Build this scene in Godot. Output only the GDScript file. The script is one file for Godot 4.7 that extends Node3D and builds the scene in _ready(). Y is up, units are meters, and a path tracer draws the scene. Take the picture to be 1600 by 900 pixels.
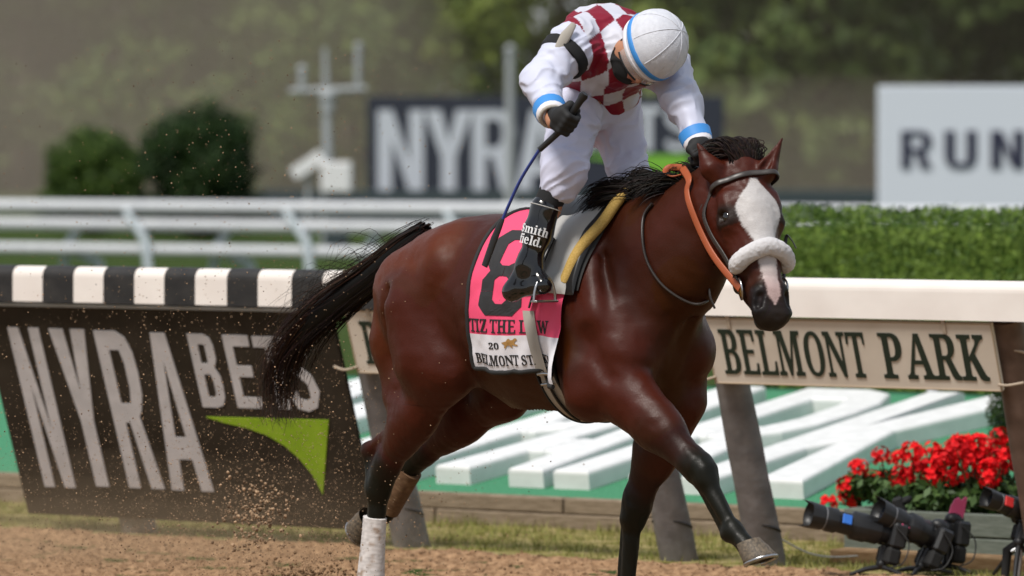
extends Node3D

# ---- where the lens stands: eye height, focal length in pixels of a 1600 wide picture, row of the horizon
const EYE := 1.72
const FOC := 7974.0
const ROW := 237.0
# ---- running rail: a point below its start, its direction and the way to the infield
const RO := Vector3(-2.29, 0, -22.83)
const RU := Vector3(0.8351, 0, 0.5501)
const RN := Vector3(0.5501, 0, -0.8351)
# ---- horse: ground point below its barrel, forward and right-hand directions
const HO := Vector3(0.113, 0, -18.0)
const HF := Vector3(0.6691, 0, 0.7431)
const HR := Vector3(-0.7431, 0, 0.6691)
const UP := Vector3.UP
var rng := RandomNumberGenerator.new()
var M := {}
var taken := {}

func _ready() -> void:
	rng.seed = 7
	light_and_lens()
	make_materials()
	build_ground()
	build_far_background()
	build_turf_rails()
	build_bank()
	build_running_rail()
	build_hedge()
	build_horse()
	build_tack()
	build_rider()
	build_flowers()
	build_remote_cameras()
	build_dirt_details()

func light_and_lens() -> void:
	var cam := Camera3D.new()
	cam.name = "camera"
	add_child(cam)
	cam.position = Vector3(0, EYE, 0)
	var at_ := CameraAttributesPhysical.new()
	at_.frustum_focal_length = 212.6
	at_.frustum_focus_distance = 17.75
	at_.frustum_near = 1.0
	at_.frustum_far = 900.0
	at_.exposure_aperture = 3.7
	cam.attributes = at_
	cam.near = 1.0
	cam.far = 900.0
	cam.projection = Camera3D.PROJECTION_FRUSTUM
	cam.size = 2.0 * 450.0 / FOC
	cam.frustum_offset = Vector2(0, -(450.0 - ROW) / FOC)
	cam.current = true
	var we := WorldEnvironment.new()
	we.name = "world_environment"
	var e := Environment.new()
	e.background_mode = Environment.BG_SKY
	var sk := Sky.new()
	var sm := ProceduralSkyMaterial.new()
	sm.sky_top_color = Color(0.62, 0.66, 0.72)
	sm.sky_horizon_color = Color(0.82, 0.83, 0.83)
	sm.sky_curve = 0.2
	sm.ground_bottom_color = Color(0.30, 0.26, 0.20)
	sm.ground_horizon_color = Color(0.62, 0.62, 0.58)
	sk.sky_material = sm
	e.sky = sk
	e.background_energy_multiplier = 0.95
	e.tonemap_mode = Environment.TONE_MAPPER_LINEAR
	e.tonemap_exposure = 1.27
	e.volumetric_fog_enabled = true
	e.volumetric_fog_density = 0.0
	e.sdfgi_enabled = true
	e.ssao_enabled = true
	e.ssil_enabled = true
	we.environment = e
	add_child(we)
	var sun := DirectionalLight3D.new()
	sun.name = "sun"
	sun.light_energy = 0.95
	sun.light_color = Color(1.0, 0.98, 0.95)
	sun.light_angular_distance = 14.0
	sun.shadow_enabled = true
	add_child(sun)
	sun.look_at_from_position(Vector3(-2.6, 6.2, 3.2), Vector3.ZERO, Vector3.UP)

# ---------------------------------------------------------------- places
func at(px: float, py: float, d: float) -> Vector3:      # a point d metres ahead of the lens
	return Vector3((px - 800.0) / FOC * d, EYE - (py - ROW) / FOC * d, -d)
func H(f: float, h: float, r: float) -> Vector3:         # horse frame: forward, height, to its right
	return HO + HF * f + HR * r + UP * h
func J(px: float, py: float, r: float) -> Vector3:       # the point seen there in the horse's upright plane r metres to its right
	var dir := at(px, py, 1.0) - Vector3(0, EYE, 0)
	var d: float = (HO.dot(HR) + r) / dir.dot(HR)
	return Vector3(0, EYE, 0) + dir * d
func rl(s: float, t: float, h: float) -> Vector3:        # rail frame: along, towards the infield, height
	return RO + RU * s + RN * t + UP * h
func s_at(px: float, t: float) -> float:
	var q := px - 800.0
	return (q * (-RO.z - RN.z * t) + FOC * (-RO.x - RN.x * t)) / (RU.x * FOC + RU.z * q)

# ---------------------------------------------------------------- nodes
func numbered(called: String) -> String:
	if not taken.has(called):
		taken[called] = 0
		return called
	taken[called] += 1
	return "%s_%03d" % [called, taken[called]]
func tag(o: Node, label: String, category: String, group := "", kind := "") -> Node:
	if label != "":
		o.set_meta("label", label)
	if category != "":
		o.set_meta("category", category)
	if group != "":
		o.set_meta("group", group)
	if kind != "":
		o.set_meta("kind", kind)
	return o
func base(called: String, where: Vector3, label: String, category: String, group := "") -> Node3D:
	var o := Node3D.new()
	o.name = numbered(called)
	add_child(o)
	o.position = where
	tag(o, label, category, group)
	return o
func put(called: String, mesh: Mesh, mat: Material, parent: Node = null) -> MeshInstance3D:
	var o := MeshInstance3D.new()
	o.mesh = mesh
	o.material_override = mat
	o.cast_shadow = GeometryInstance3D.SHADOW_CASTING_SETTING_ON
	if parent == null or parent == self:
		o.name = numbered(called)
		add_child(o)
	else:
		o.name = called
		parent.add_child(o, true)
		o.position = -offset_of(parent)
	return o
func offset_of(n: Node) -> Vector3:      # meshes are written in world axes; a part is moved back by where its thing stands
	var v := Vector3.ZERO
	while n != self and n != null:
		if n is Node3D:
			v += n.position
		n = n.get_parent()
	return v
func new_st() -> SurfaceTool:
	var st := SurfaceTool.new()
	st.begin(Mesh.PRIMITIVE_TRIANGLES)
	return st

# ---------------------------------------------------------------- shapes
func quad(st: SurfaceTool, a: Vector3, b: Vector3, c: Vector3, d: Vector3) -> void:   # corners clockwise from the front
	var n := (c - a).cross(b - a).normalized()
	for p in [a, b, c, a, c, d]:
		st.set_normal(n)
		st.add_vertex(p)
func box(st: SurfaceTool, c: Vector3, x: Vector3, y: Vector3, z: Vector3, bev := 0.0) -> void:   # half axes; bev in metres
	if bev <= 0.0:
		for s in [1.0, -1.0]:
			_face(st, c + x * s, y, z * s)
			_face(st, c + y * s, z, x * s)
			_face(st, c + z * s, x, y * s)
		return
	var lx := x.length()
	var ly := y.length()
	var lz := z.length()
	var bx := x * (1.0 - bev / lx)
	var by := y * (1.0 - bev / ly)
	var bz := z * (1.0 - bev / lz)
	for s in [1.0, -1.0]:
		_face(st, c + x * s, by, bz * s)
		_face(st, c + y * s, bz, bx * s)
		_face(st, c + z * s, bx, by * s)
		for q in [1.0, -1.0]:
			_strip(st, c, x * s, bx * s, y * q, by * q, bz)
			_strip(st, c, y * s, by * s, z * q, bz * q, bx)
			_strip(st, c, z * s, bz * s, x * q, bx * q, by)
			for w in [1.0, -1.0]:
				_tri_out(st, c, c + x * s + by * q + bz * w, c + bx * s + y * q + bz * w, c + bx * s + by * q + z * w)
func _face(st: SurfaceTool, c: Vector3, a: Vector3, b: Vector3) -> void:
	quad(st, c - a - b, c - a + b, c + a + b, c + a - b)
func _strip(st: SurfaceTool, c: Vector3, x: Vector3, bx: Vector3, y: Vector3, by: Vector3, bz: Vector3) -> void:
	_tri_out(st, c, c + x + by - bz, c + x + by + bz, c + bx + y + bz)
	_tri_out(st, c, c + x + by - bz, c + bx + y + bz, c + bx + y - bz)
func _tri_out(st: SurfaceTool, c: Vector3, p: Vector3, q: Vector3, r: Vector3) -> void:
	var n := (r - p).cross(q - p).normalized()
	if n.dot((p + q + r) / 3.0 - c) < 0.0:
		var k := q
		q = r
		r = k
		n = -n
	for v in [p, q, r]:
		st.set_normal(n)
		st.add_vertex(v)
func tube(st: SurfaceTool, pts: Array, rads: Array, sides := 8, cap := true, flat := 1.0, flat_axis := Vector3.ZERO) -> void:
	var n := pts.size()
	var rings := []
	var norms := []
	var side := Vector3.ZERO
	for i in n:
		var d: Vector3 = (pts[mini(i + 1, n - 1)] - pts[maxi(i - 1, 0)]).normalized()
		if side == Vector3.ZERO:
			side = d.cross(UP if absf(d.y) < 0.9 else Vector3.RIGHT).normalized()
			if flat_axis != Vector3.ZERO:
				side = d.cross(flat_axis).normalized()
		side = (side - d * side.dot(d)).normalized()
		var up := side.cross(d)
		var ring := []
		var nn := []
		var r: float = rads[i] if rads.size() > 1 else rads[0]
		for k in sides:
			var a := TAU * k / sides
			var o := side * cos(a) + up * sin(a) * flat
			ring.append(pts[i] + o * r)
			nn.append((side * cos(a) * flat + up * sin(a)).normalized())
		rings.append(ring)
		norms.append(nn)
	for i in n - 1:
		for k in sides:
			var k2 := (k + 1) % sides
			for q in [[i, k], [i + 1, k2], [i + 1, k], [i, k], [i, k2], [i + 1, k2]]:
				st.set_normal(norms[q[0]][q[1]])
				st.add_vertex(rings[q[0]][q[1]])
	if cap:
		for e in [0, n - 1]:
			var d: Vector3 = (pts[0] - pts[1]) if e == 0 else (pts[n - 1] - pts[n - 2])
			for k in range(1, sides - 1):
				for v in ([0, k + 1, k] if e == 0 else [0, k, k + 1]):
					st.set_normal(d.normalized())
					st.add_vertex(rings[e][v])
func curve(pts: Array, steps := 6) -> Array:      # a smooth line through the points
	var out := []
	var n := pts.size()
	for i in n - 1:
		var a = pts[maxi(i - 1, 0)]
		var b = pts[i]
		var c = pts[i + 1]
		var d = pts[mini(i + 2, n - 1)]
		for k in steps:
			var t := float(k) / steps
			out.append(0.5 * (2.0 * b + (c - a) * t + (2.0 * a - 5.0 * b + 4.0 * c - d) * t * t + (3.0 * b - a - 3.0 * c + d) * t * t * t))
	out.append(pts[n - 1])
	return out
func grid(st: SurfaceTool, g: Array, flip := false, cols: Array = []) -> void:      # rows of points, smooth
	var nr := g.size()
	var nc: int = g[0].size()
	var nm := []
	for i in nr:
		var row := []
		for j in nc:
			var du: Vector3 = g[mini(i + 1, nr - 1)][j] - g[maxi(i - 1, 0)][j]
			var dv: Vector3 = g[i][mini(j + 1, nc - 1)] - g[i][maxi(j - 1, 0)]
			var n := du.cross(dv).normalized()
			row.append(-n if flip else n)
		nm.append(row)
	for i in nr - 1:
		for j in nc - 1:
			var o := [[i, j], [i, j + 1], [i + 1, j + 1], [i, j], [i + 1, j + 1], [i + 1, j]]
			if flip:
				o = [[i, j], [i + 1, j + 1], [i, j + 1], [i, j], [i + 1, j], [i + 1, j + 1]]
			for q in o:
				if cols.size() > 0:
					st.set_color(cols[q[0]][q[1]])
				st.set_normal(nm[q[0]][q[1]])
				st.add_vertex(g[q[0]][q[1]])
func ball(st: SurfaceTool, c: Vector3, x: Vector3, y: Vector3, z: Vector3, nu := 16, nv := 10) -> void:
	var g := []
	for i in nv + 1:
		var row := []
		var t := PI * i / nv
		for j in nu + 1:
			var p := TAU * j / nu
			row.append(c + y * cos(t) + (x * cos(p) + z * sin(p)) * maxf(sin(t), 0.004))
		g.append(row)
	grid(st, g, true)
func slab(st: SurfaceTool, poly: PackedVector2Array, o: Vector3, ax: Vector3, ay: Vector3, nz: Vector3, thick: float, bev := 0.0) -> void:
	# a flat shape in the plane (o, ax, ay) raised by thick along nz; bev rounds its upper edge
	var p := poly.duplicate()
	if Geometry2D.is_polygon_clockwise(p):
		p.reverse()
	var n := p.size()
	var ins := PackedVector2Array()
	for i in n:
		var e1 := (p[i] - p[(i + n - 1) % n]).normalized()
		var e2 := (p[(i + 1) % n] - p[i]).normalized()
		var n1 := Vector2(-e1.y, e1.x)
		var n2 := Vector2(-e2.y, e2.x)
		var m := n1 + n2
		ins.append(p[i] + m / maxf(m.length_squared(), 0.5) * 2.0 * bev)
	var steps := 3 if bev > 0.0 else 1
	var rings := [[p, 0.0]]
	if bev > 0.0:
		for k in steps + 1:
			var a := PI / 2 * k / steps
			var ring := PackedVector2Array()
			for i in n:
				ring.append(p[i].lerp(ins[i], 1.0 - cos(a)))
			rings.append([ring, thick - bev + bev * sin(a)])
	else:
		rings.append([p, thick])
	for r in rings.size() - 1:
		var lo: PackedVector2Array = rings[r][0]
		var hi: PackedVector2Array = rings[r + 1][0]
		for i in n:
			var j := (i + 1) % n
			quad(st, _on(o, ax, ay, nz, lo[i], rings[r][1]), _on(o, ax, ay, nz, hi[i], rings[r + 1][1]), _on(o, ax, ay, nz, hi[j], rings[r + 1][1]), _on(o, ax, ay, nz, lo[j], rings[r][1]))
	var top: PackedVector2Array = rings[-1][0]
	var idx := Geometry2D.triangulate_polygon(top)
	if idx.is_empty():
		idx = Geometry2D.triangulate_polygon(p)
		top = p
	for k in range(0, idx.size(), 3):
		var v := [_on(o, ax, ay, nz, top[idx[k]], thick), _on(o, ax, ay, nz, top[idx[k + 1]], thick), _on(o, ax, ay, nz, top[idx[k + 2]], thick)]
		if (v[2] - v[0]).cross(v[1] - v[0]).dot(nz) < 0.0:
			v = [v[0], v[2], v[1]]
		for q in v:
			st.set_normal(nz)
			st.add_vertex(q)
func _on(o: Vector3, ax: Vector3, ay: Vector3, nz: Vector3, p: Vector2, h: float) -> Vector3:
	return o + ax * p.x + ay * p.y + nz * h

# ---------------------------------------------------------------- block lettering, each glyph in a unit square
func glyph(ch: String, t: float) -> PackedVector2Array:
	var e := 0.002
	var v := []
	match ch:
		"N":
			v = [[0, 0], [0, 1], [t * 1.05, 1], [1 - t, 0.36], [1 - t, 1], [1, 1], [1, 0], [1 - t * 1.05, 0], [t, 0.64], [t, 0]]
		"Y":
			v = [[0.5 - t / 2, 0], [0.5 - t / 2, 0.42], [0, 1], [t * 1.1, 1], [0.5, 0.6], [1 - t * 1.1, 1], [1, 1], [0.5 + t / 2, 0.42], [0.5 + t / 2, 0]]
		"A":
			var h := t * 0.6
			var k2 := 1 - t - (0.5 - t) * (0.2 / 0.85)
			var k3 := 1 - t - (0.5 - t) * (0.34 / 0.85)
			v = [[0, 0], [0.5 - h, 1], [0.5 + h, 1], [1, 0], [1 - t, 0], [k2, 0.2], [0.5 + e, 0.2], [0.5 + e, 0.34], [k3, 0.34], [0.5, 0.83], [1 - k3, 0.34], [0.5 - e, 0.34], [0.5 - e, 0.2], [1 - k2, 0.2], [t, 0]]
		"R":
			v = [[0, 0], [0, 1], [0.6, 1], [0.84, 0.96], [0.97, 0.86], [1, 0.74], [0.97, 0.6], [0.86, 0.5], [0.76, 0.46], [1, 0], [1 - t * 1.1, 0], [0.72 - t * 0.8, 0.42], [t + 0.06, 0.42], [t + 0.06, 0.54], [0.6, 0.54], [1 - t, 0.64], [1 - t, 0.8], [0.6, 0.88], [t, 0.88], [t, 0.54], [t + 0.06 - e, 0.54], [t + 0.06 - e, 0.42], [t, 0.42], [t, 0]]
		"P":
			v = [[0, 0], [0, 1], [0.6, 1], [0.84, 0.96], [0.97, 0.86], [1, 0.72], [0.97, 0.56], [0.84, 0.45], [0.6, 0.4], [t + 0.06, 0.4], [t + 0.06, 0.52], [0.6, 0.52], [1 - t, 0.62], [1 - t, 0.8], [0.6, 0.88], [t, 0.88], [t, 0.52], [t + 0.06 - e, 0.52], [t + 0.06 - e, 0.4], [t, 0.4], [t, 0]]
		"K":
			v = [[0, 0], [0, 1], [t, 1], [t, 0.58], [1 - t * 1.3, 1], [1, 1], [0.62, 0.55], [1, 0], [1 - t * 1.2, 0], [0.44, 0.42], [t, 0.34], [t, 0]]
		"B":
			v = [[0, 0], [0, 1], [0.6, 1], [0.86, 0.95], [0.95, 0.84], [0.95, 0.66], [0.82, 0.54], [0.97, 0.42], [1, 0.3], [0.97, 0.14], [0.84, 0.03], [0.6, 0], [t + e, 0], [t + e, 0.14], [0.6, 0.14], [1 - t, 0.2], [1 - t, 0.38], [0.6, 0.45], [t + e * 2, 0.45], [t + e * 2, 0.6], [0.6, 0.6], [0.95 - t, 0.66], [0.95 - t, 0.8], [0.6, 0.86], [t, 0.86], [t, 0.14], [t, 0]]
		"E":
			v = [[0, 0], [0, 1], [1, 1], [1, 0.85], [t, 0.85], [t, 0.58], [0.9, 0.58], [0.9, 0.43], [t, 0.43], [t, 0.15], [1, 0.15], [1, 0]]
		"T":
			v = [[0.5 - t / 2, 0], [0.5 - t / 2, 0.85], [0, 0.85], [0, 1], [1, 1], [1, 0.85], [0.5 + t / 2, 0.85], [0.5 + t / 2, 0]]
		"U":
			v = [[0, 1], [0, 0.3], [0.08, 0.1], [0.3, 0], [0.7, 0], [0.92, 0.1], [1, 0.3], [1, 1], [1 - t, 1], [1 - t, 0.3], [0.65, 0.15], [0.35, 0.15], [t, 0.3], [t, 1]]
		"S":
			var mid := [[0.92, 0.78], [0.78, 0.91], [0.5, 0.93], [0.22, 0.88], [0.14, 0.74], [0.24, 0.6], [0.5, 0.52], [0.76, 0.43], [0.86, 0.27], [0.76, 0.12], [0.5, 0.07], [0.2, 0.1], [0.08, 0.23]]
			var a := []
			var b := []
			for i in mid.size():
				var p := Vector2(mid[i][0], mid[i][1])
				var d := Vector2(mid[mini(i + 1, mid.size() - 1)][0] - mid[maxi(i - 1, 0)][0], mid[mini(i + 1, mid.size() - 1)][1] - mid[maxi(i - 1, 0)][1]).normalized()
				var nrm := Vector2(-d.y * t * 0.5, d.x * 0.075)
				a.append([p.x + nrm.x, p.y + nrm.y])
				b.push_front([p.x - nrm.x, p.y - nrm.y])
			v = a + b
	var out := PackedVector2Array()
	for q in v:
		out.append(Vector2(q[0], q[1]))
	return out
func glyph_slab(st: SurfaceTool, ch: String, t: float, x0: float, x1: float, y0: float, y1: float, o: Vector3, ax: Vector3, ay: Vector3, nz: Vector3, thick: float, bev := 0.0) -> void:
	var g := glyph(ch, t)
	for i in g.size():
		g[i] = Vector2(lerpf(x0, x1, g[i].x), lerpf(y0, y1, g[i].y))
	slab(st, g, o, ax, ay, nz, thick, bev)
func text_on(called: String, words: String, bold: bool, serif: bool, mat: Material, parent: Node, place: Callable, x0: float, x1: float, y0: float, y1: float) -> MeshInstance3D:
	# lettering fitted into a box and laid on a surface: place(x, y, height) gives the point there
	var tm := TextMesh.new()
	var f := SystemFont.new()
	f.font_names = PackedStringArray(["Droid Serif" if serif else "Droid Sans"])
	if bold:
		f.font_weight = 700
	tm.font = f
	tm.text = words
	tm.font_size = 48
	tm.pixel_size = 0.01
	tm.depth = 0.02
	tm.curve_step = 2.0
	var bb := tm.get_aabb()
	var arr := tm.get_mesh_arrays() if tm.get_surface_count() == 1 else []
	var st := new_st()
	for s in tm.get_surface_count():
		arr = tm.surface_get_arrays(s)
		var vs: PackedVector3Array = arr[Mesh.ARRAY_VERTEX]
		var ix = arr[Mesh.ARRAY_INDEX]
		var list := []
		if ix == null or ix.size() == 0:
			list = range(vs.size())
		else:
			list = Array(ix)
		for k in range(0, list.size(), 3):
			var q := []
			for m in 3:
				var v: Vector3 = vs[list[k + m]]
				q.append(place.call(lerpf(x0, x1, (v.x - bb.position.x) / bb.size.x), lerpf(y0, y1, (v.y - bb.position.y) / bb.size.y), 1.0 if v.z > bb.position.z + bb.size.z * 0.5 else 0.0))
			var n: Vector3 = (q[2] - q[0]).cross(q[1] - q[0]).normalized()
			for p in q:
				st.set_normal(n)
				st.add_vertex(p)
	return put(called, st.commit(), mat, parent)

# ---------------------------------------------------------------- bodies: rounded bones joined by a smooth minimum, meshed as surface nets
func bone(a: Vector3, ra: float, b: Vector3, rb: float, col := Color.WHITE, k := 0.05, s := 1.0, w := Vector3.ZERO, sub := false) -> Dictionary:
	return {"a": a, "b": b, "ra": ra, "rb": rb, "k": k, "s": s, "w": w, "col": col, "sub": sub}
func field_at(prims: Array, p: Vector3) -> float:
	var d := 10.0
	for q in prims:
		var pa: Vector3 = p - q.a
		var ba: Vector3 = q.b - q.a
		if q.s != 1.0:
			pa += q.w * (pa.dot(q.w) * (1.0 / q.s - 1.0))
			ba += q.w * (ba.dot(q.w) * (1.0 / q.s - 1.0))
		var hh := clampf(pa.dot(ba) / maxf(ba.length_squared(), 1e-9), 0.0, 1.0)
		var dd: float = (pa - ba * hh).length() - lerpf(q.ra, q.rb, hh)
		if q.sub:
			dd = -dd
			var h2: float = maxf(q.k - absf(d - dd), 0.0) / q.k
			d = maxf(d, dd) + h2 * h2 * q.k * 0.25
		else:
			var h2: float = maxf(q.k - absf(d - dd), 0.0) / q.k
			d = minf(d, dd) - h2 * h2 * q.k * 0.25
	return d
func flesh(prims_in: Array, cell: float, tint = null, disp = null, keep = null, reach := Vector4(0, 0, 0, 1e6)) -> ArrayMesh:
	const N := 4
	var prims := []
	for q in prims_in:
		if not q.sub:
			prims.append(q)
	for q in prims_in:
		if q.sub:
			prims.append(q)
	var np := prims.size()
	var PA := PackedVector3Array()
	var BA := PackedVector3Array()
	var IB := PackedFloat32Array()
	var RA := PackedFloat32Array()
	var RB := PackedFloat32Array()
	var KK := PackedFloat32Array()
	var SS := PackedFloat32Array()
	var WW := PackedVector3Array()
	var SU := PackedByteArray()
	var lo := Vector3(1e9, 1e9, 1e9)
	for q in prims:
		var ba: Vector3 = q.b - q.a
		var sc: float = 1.0 / q.s - 1.0
		if q.s != 1.0:
			ba += q.w * (ba.dot(q.w) * sc)
		PA.append(q.a)
		BA.append(ba)
		IB.append(1.0 / maxf(ba.length_squared(), 1e-9))
		RA.append(q.ra)
		RB.append(q.rb - q.ra)
		KK.append(q.k)
		SS.append(sc)
		WW.append(q.w)
		SU.append(1 if q.sub else 0)
		var rr: float = maxf(q.ra, q.rb) * maxf(1.0, q.s) + q.k + 0.1
		lo = lo.min(q.a - Vector3.ONE * rr).min(q.b - Vector3.ONE * rr)
	var bs := cell * N
	var half := bs * 0.5
	var rad := half * 1.7321
	var blocks := {}
	for i in np:
		var q: Dictionary = prims[i]
		var rr: float = maxf(q.ra, q.rb) * maxf(1.0, q.s) + q.k * 1.6 + 0.02 + cell * 2.0
		var p0: Vector3 = ((q.a as Vector3).min(q.b) - Vector3.ONE * rr - lo) / bs
		var p1: Vector3 = ((q.a as Vector3).max(q.b) + Vector3.ONE * rr - lo) / bs
		for bx in range(int(p0.x), int(p1.x) + 1):
			for by in range(int(p0.y), int(p1.y) + 1):
				for bz in range(int(p0.z), int(p1.z) + 1):
					var c := lo + Vector3(bx + 0.5, by + 0.5, bz + 0.5) * bs
					var pa: Vector3 = c - q.a
					if SS[i] != 0.0:
						pa += WW[i] * (pa.dot(WW[i]) * SS[i])
					var hh := clampf(pa.dot(BA[i]) * IB[i], 0.0, 1.0)
					var d := (pa - BA[i] * hh).length() - (RA[i] + RB[i] * hh)
					if d < rad * maxf(1.0, 1.0 + SS[i]) + q.k * 1.6 + 0.02:
						var key := Vector3i(bx, by, bz)
						if not blocks.has(key):
							blocks[key] = []
						blocks[key].append(i)
						if not q.sub and d < -(rad * maxf(1.0, 1.0 + SS[i])) - 0.03:
							blocks[key].append(-1)
	var verts := PackedVector3Array()
	var cols := PackedColorArray()
	var cells := {}
	var edges := []
	var val := PackedFloat32Array()
	val.resize((N + 1) * (N + 1) * (N + 1))
	var S1 := N + 1
	var S2 := S1 * S1
	var use_disp := disp != null
	for key: Vector3i in blocks:
		var use_: Array = blocks[key]
		var deep := false
		var subs := false
		var ids := PackedInt32Array()
		for i in use_:
			if i < 0:
				deep = true
			else:
				ids.append(i)
				if SU[i]:
					subs = true
		if deep and not subs:
			continue
		var o := lo + Vector3(key) * bs
		if (o + Vector3.ONE * half).distance_to(Vector3(reach.x, reach.y, reach.z)) > reach.w:
			continue
		var dc := 10.0
		var stretch := 1.0
		var mid := o + Vector3.ONE * half
		for i in ids:
			var pa := mid - PA[i]
			if SS[i] != 0.0:
				pa += WW[i] * (pa.dot(WW[i]) * SS[i])
				stretch = maxf(stretch, 1.0 + SS[i])
			var hh := clampf(pa.dot(BA[i]) * IB[i], 0.0, 1.0)
			var dd := (pa - BA[i] * hh).length() - RA[i] - RB[i] * hh
			var k := KK[i]
			if SU[i]:
				dd = -dd
				var h2 := maxf(k - absf(dc - dd), 0.0)
				dc = maxf(dc, dd) + h2 * h2 * 0.25 / k
			else:
				var df := absf(dc - dd)
				dc = minf(dc, dd)
				if df < k:
					dc -= (k - df) * (k - df) * 0.25 / k
		if absf(dc) > rad * stretch * 1.05 + (0.018 if use_disp else 0.003):
			continue
		var at_ := 0
		var anyin := false
		var anyout := false
		for z in S1:
			for y in S1:
				for x in S1:
					var p := o + Vector3(x, y, z) * cell
					var d := 10.0
					for i in ids:
						var pa := p - PA[i]
						if SS[i] != 0.0:
							pa += WW[i] * (pa.dot(WW[i]) * SS[i])
						var hh := clampf(pa.dot(BA[i]) * IB[i], 0.0, 1.0)
						var dd := (pa - BA[i] * hh).length() - RA[i] - RB[i] * hh
						var k := KK[i]
						if SU[i]:
							dd = -dd
							var h2 := maxf(k - absf(d - dd), 0.0)
							d = maxf(d, dd) + h2 * h2 * 0.25 / k
						else:
							var df := absf(d - dd)
							d = minf(d, dd)
							if df < k:
								d -= (k - df) * (k - df) * 0.25 / k
					if use_disp and absf(d) < 0.024:
						d += disp.call(p)
					val[at_] = d
					at_ += 1
					if d < 0.0:
						anyin = true
					else:
						anyout = true
		if not (anyin and anyout):
			continue
		var gx := key.x * N
		var gy := key.y * N
		var gz := key.z * N
		for z in N:
			for y in N:
				for x in N:
					var b := x + y * S1 + z * S2
					var v0 := val[b]
					var v1 := val[b + 1]
					var v2 := val[b + S1]
					var v4 := val[b + S2]
					if (v0 < 0.0) != (v1 < 0.0):
						edges.append([gx + x, gy + y, gz + z, 0, v0 < 0.0])
					if (v0 < 0.0) != (v2 < 0.0):
						edges.append([gx + x, gy + y, gz + z, 1, v0 < 0.0])
					if (v0 < 0.0) != (v4 < 0.0):
						edges.append([gx + x, gy + y, gz + z, 2, v0 < 0.0])
					var v3 := val[b + 1 + S1]
					var v5 := val[b + 1 + S2]
					var v6 := val[b + S1 + S2]
					var v7 := val[b + 1 + S1 + S2]
					var m := int(v0 < 0.0) + int(v1 < 0.0) + int(v2 < 0.0) + int(v3 < 0.0) + int(v4 < 0.0) + int(v5 < 0.0) + int(v6 < 0.0) + int(v7 < 0.0)
					if m == 0 or m == 8:
						continue
					var sum := Vector3.ZERO
					var cnt := 0
					if (v0 < 0.0) != (v1 < 0.0):
						sum += Vector3(v0 / (v0 - v1), 0, 0)
						cnt += 1
					if (v2 < 0.0) != (v3 < 0.0):
						sum += Vector3(v2 / (v2 - v3), 1, 0)
						cnt += 1
					if (v4 < 0.0) != (v5 < 0.0):
						sum += Vector3(v4 / (v4 - v5), 0, 1)
						cnt += 1
					if (v6 < 0.0) != (v7 < 0.0):
						sum += Vector3(v6 / (v6 - v7), 1, 1)
						cnt += 1
					if (v0 < 0.0) != (v2 < 0.0):
						sum += Vector3(0, v0 / (v0 - v2), 0)
						cnt += 1
					if (v1 < 0.0) != (v3 < 0.0):
						sum += Vector3(1, v1 / (v1 - v3), 0)
						cnt += 1
					if (v4 < 0.0) != (v6 < 0.0):
						sum += Vector3(0, v4 / (v4 - v6), 1)
						cnt += 1
					if (v5 < 0.0) != (v7 < 0.0):
						sum += Vector3(1, v5 / (v5 - v7), 1)
						cnt += 1
					if (v0 < 0.0) != (v4 < 0.0):
						sum += Vector3(0, 0, v0 / (v0 - v4))
						cnt += 1
					if (v1 < 0.0) != (v5 < 0.0):
						sum += Vector3(1, 0, v1 / (v1 - v5))
						cnt += 1
					if (v2 < 0.0) != (v6 < 0.0):
						sum += Vector3(0, 1, v2 / (v2 - v6))
						cnt += 1
					if (v3 < 0.0) != (v7 < 0.0):
						sum += Vector3(1, 1, v3 / (v3 - v7))
						cnt += 1
					var vp := o + (Vector3(x, y, z) + sum / cnt) * cell
					if keep != null and not keep.call(vp):
						continue
					cells[Vector3i(gx + x, gy + y, gz + z)] = verts.size()
					verts.append(vp)
					var c := Color(0, 0, 0)
					var wsum := 0.0
					for i in ids:
						if SU[i]:
							continue
						var pa := vp - PA[i]
						if SS[i] != 0.0:
							pa += WW[i] * (pa.dot(WW[i]) * SS[i])
						var hh := clampf(pa.dot(BA[i]) * IB[i], 0.0, 1.0)
						var dd := (pa - BA[i] * hh).length() - RA[i] - RB[i] * hh
						var wgt := 1.0 / pow(maxf(dd, 0.0) + 0.012, 3.0)
						c += prims[i].col * wgt
						wsum += wgt
					c = c / wsum
					if tint != null:
						c = tint.call(vp, c)
					c.a = 1.0
					cols.append(c)
	var nrm := PackedVector3Array()
	nrm.resize(verts.size())
	var index := PackedInt32Array()
	for e in edges:
		var g := Vector3i(e[0], e[1], e[2])
		var u := Vector3i(0, 1, 0)
		var w := Vector3i(0, 0, 1)
		if e[3] == 1:
			u = Vector3i(0, 0, 1)
			w = Vector3i(1, 0, 0)
		elif e[3] == 2:
			u = Vector3i(1, 0, 0)
			w = Vector3i(0, 1, 0)
		var a: int = cells.get(g - u - w, -1)
		var b: int = cells.get(g - w, -1)
		var c: int = cells.get(g, -1)
		var d: int = cells.get(g - u, -1)
		if a < 0 or b < 0 or c < 0 or d < 0:
			continue
		if not e[4]:
			var k := b
			b = d
			d = k
		var n := (verts[c] - verts[a]).cross(verts[d] - verts[b])
		nrm[a] += n
		nrm[b] += n
		nrm[c] += n
		nrm[d] += n
		index.append_array(PackedInt32Array([a, c, b, a, d, c]))
	for i in nrm.size():
		nrm[i] = nrm[i].normalized()
	var arr := []
	arr.resize(Mesh.ARRAY_MAX)
	arr[Mesh.ARRAY_VERTEX] = verts
	arr[Mesh.ARRAY_NORMAL] = nrm
	arr[Mesh.ARRAY_COLOR] = cols
	arr[Mesh.ARRAY_INDEX] = index
	var mesh := ArrayMesh.new()
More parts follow.
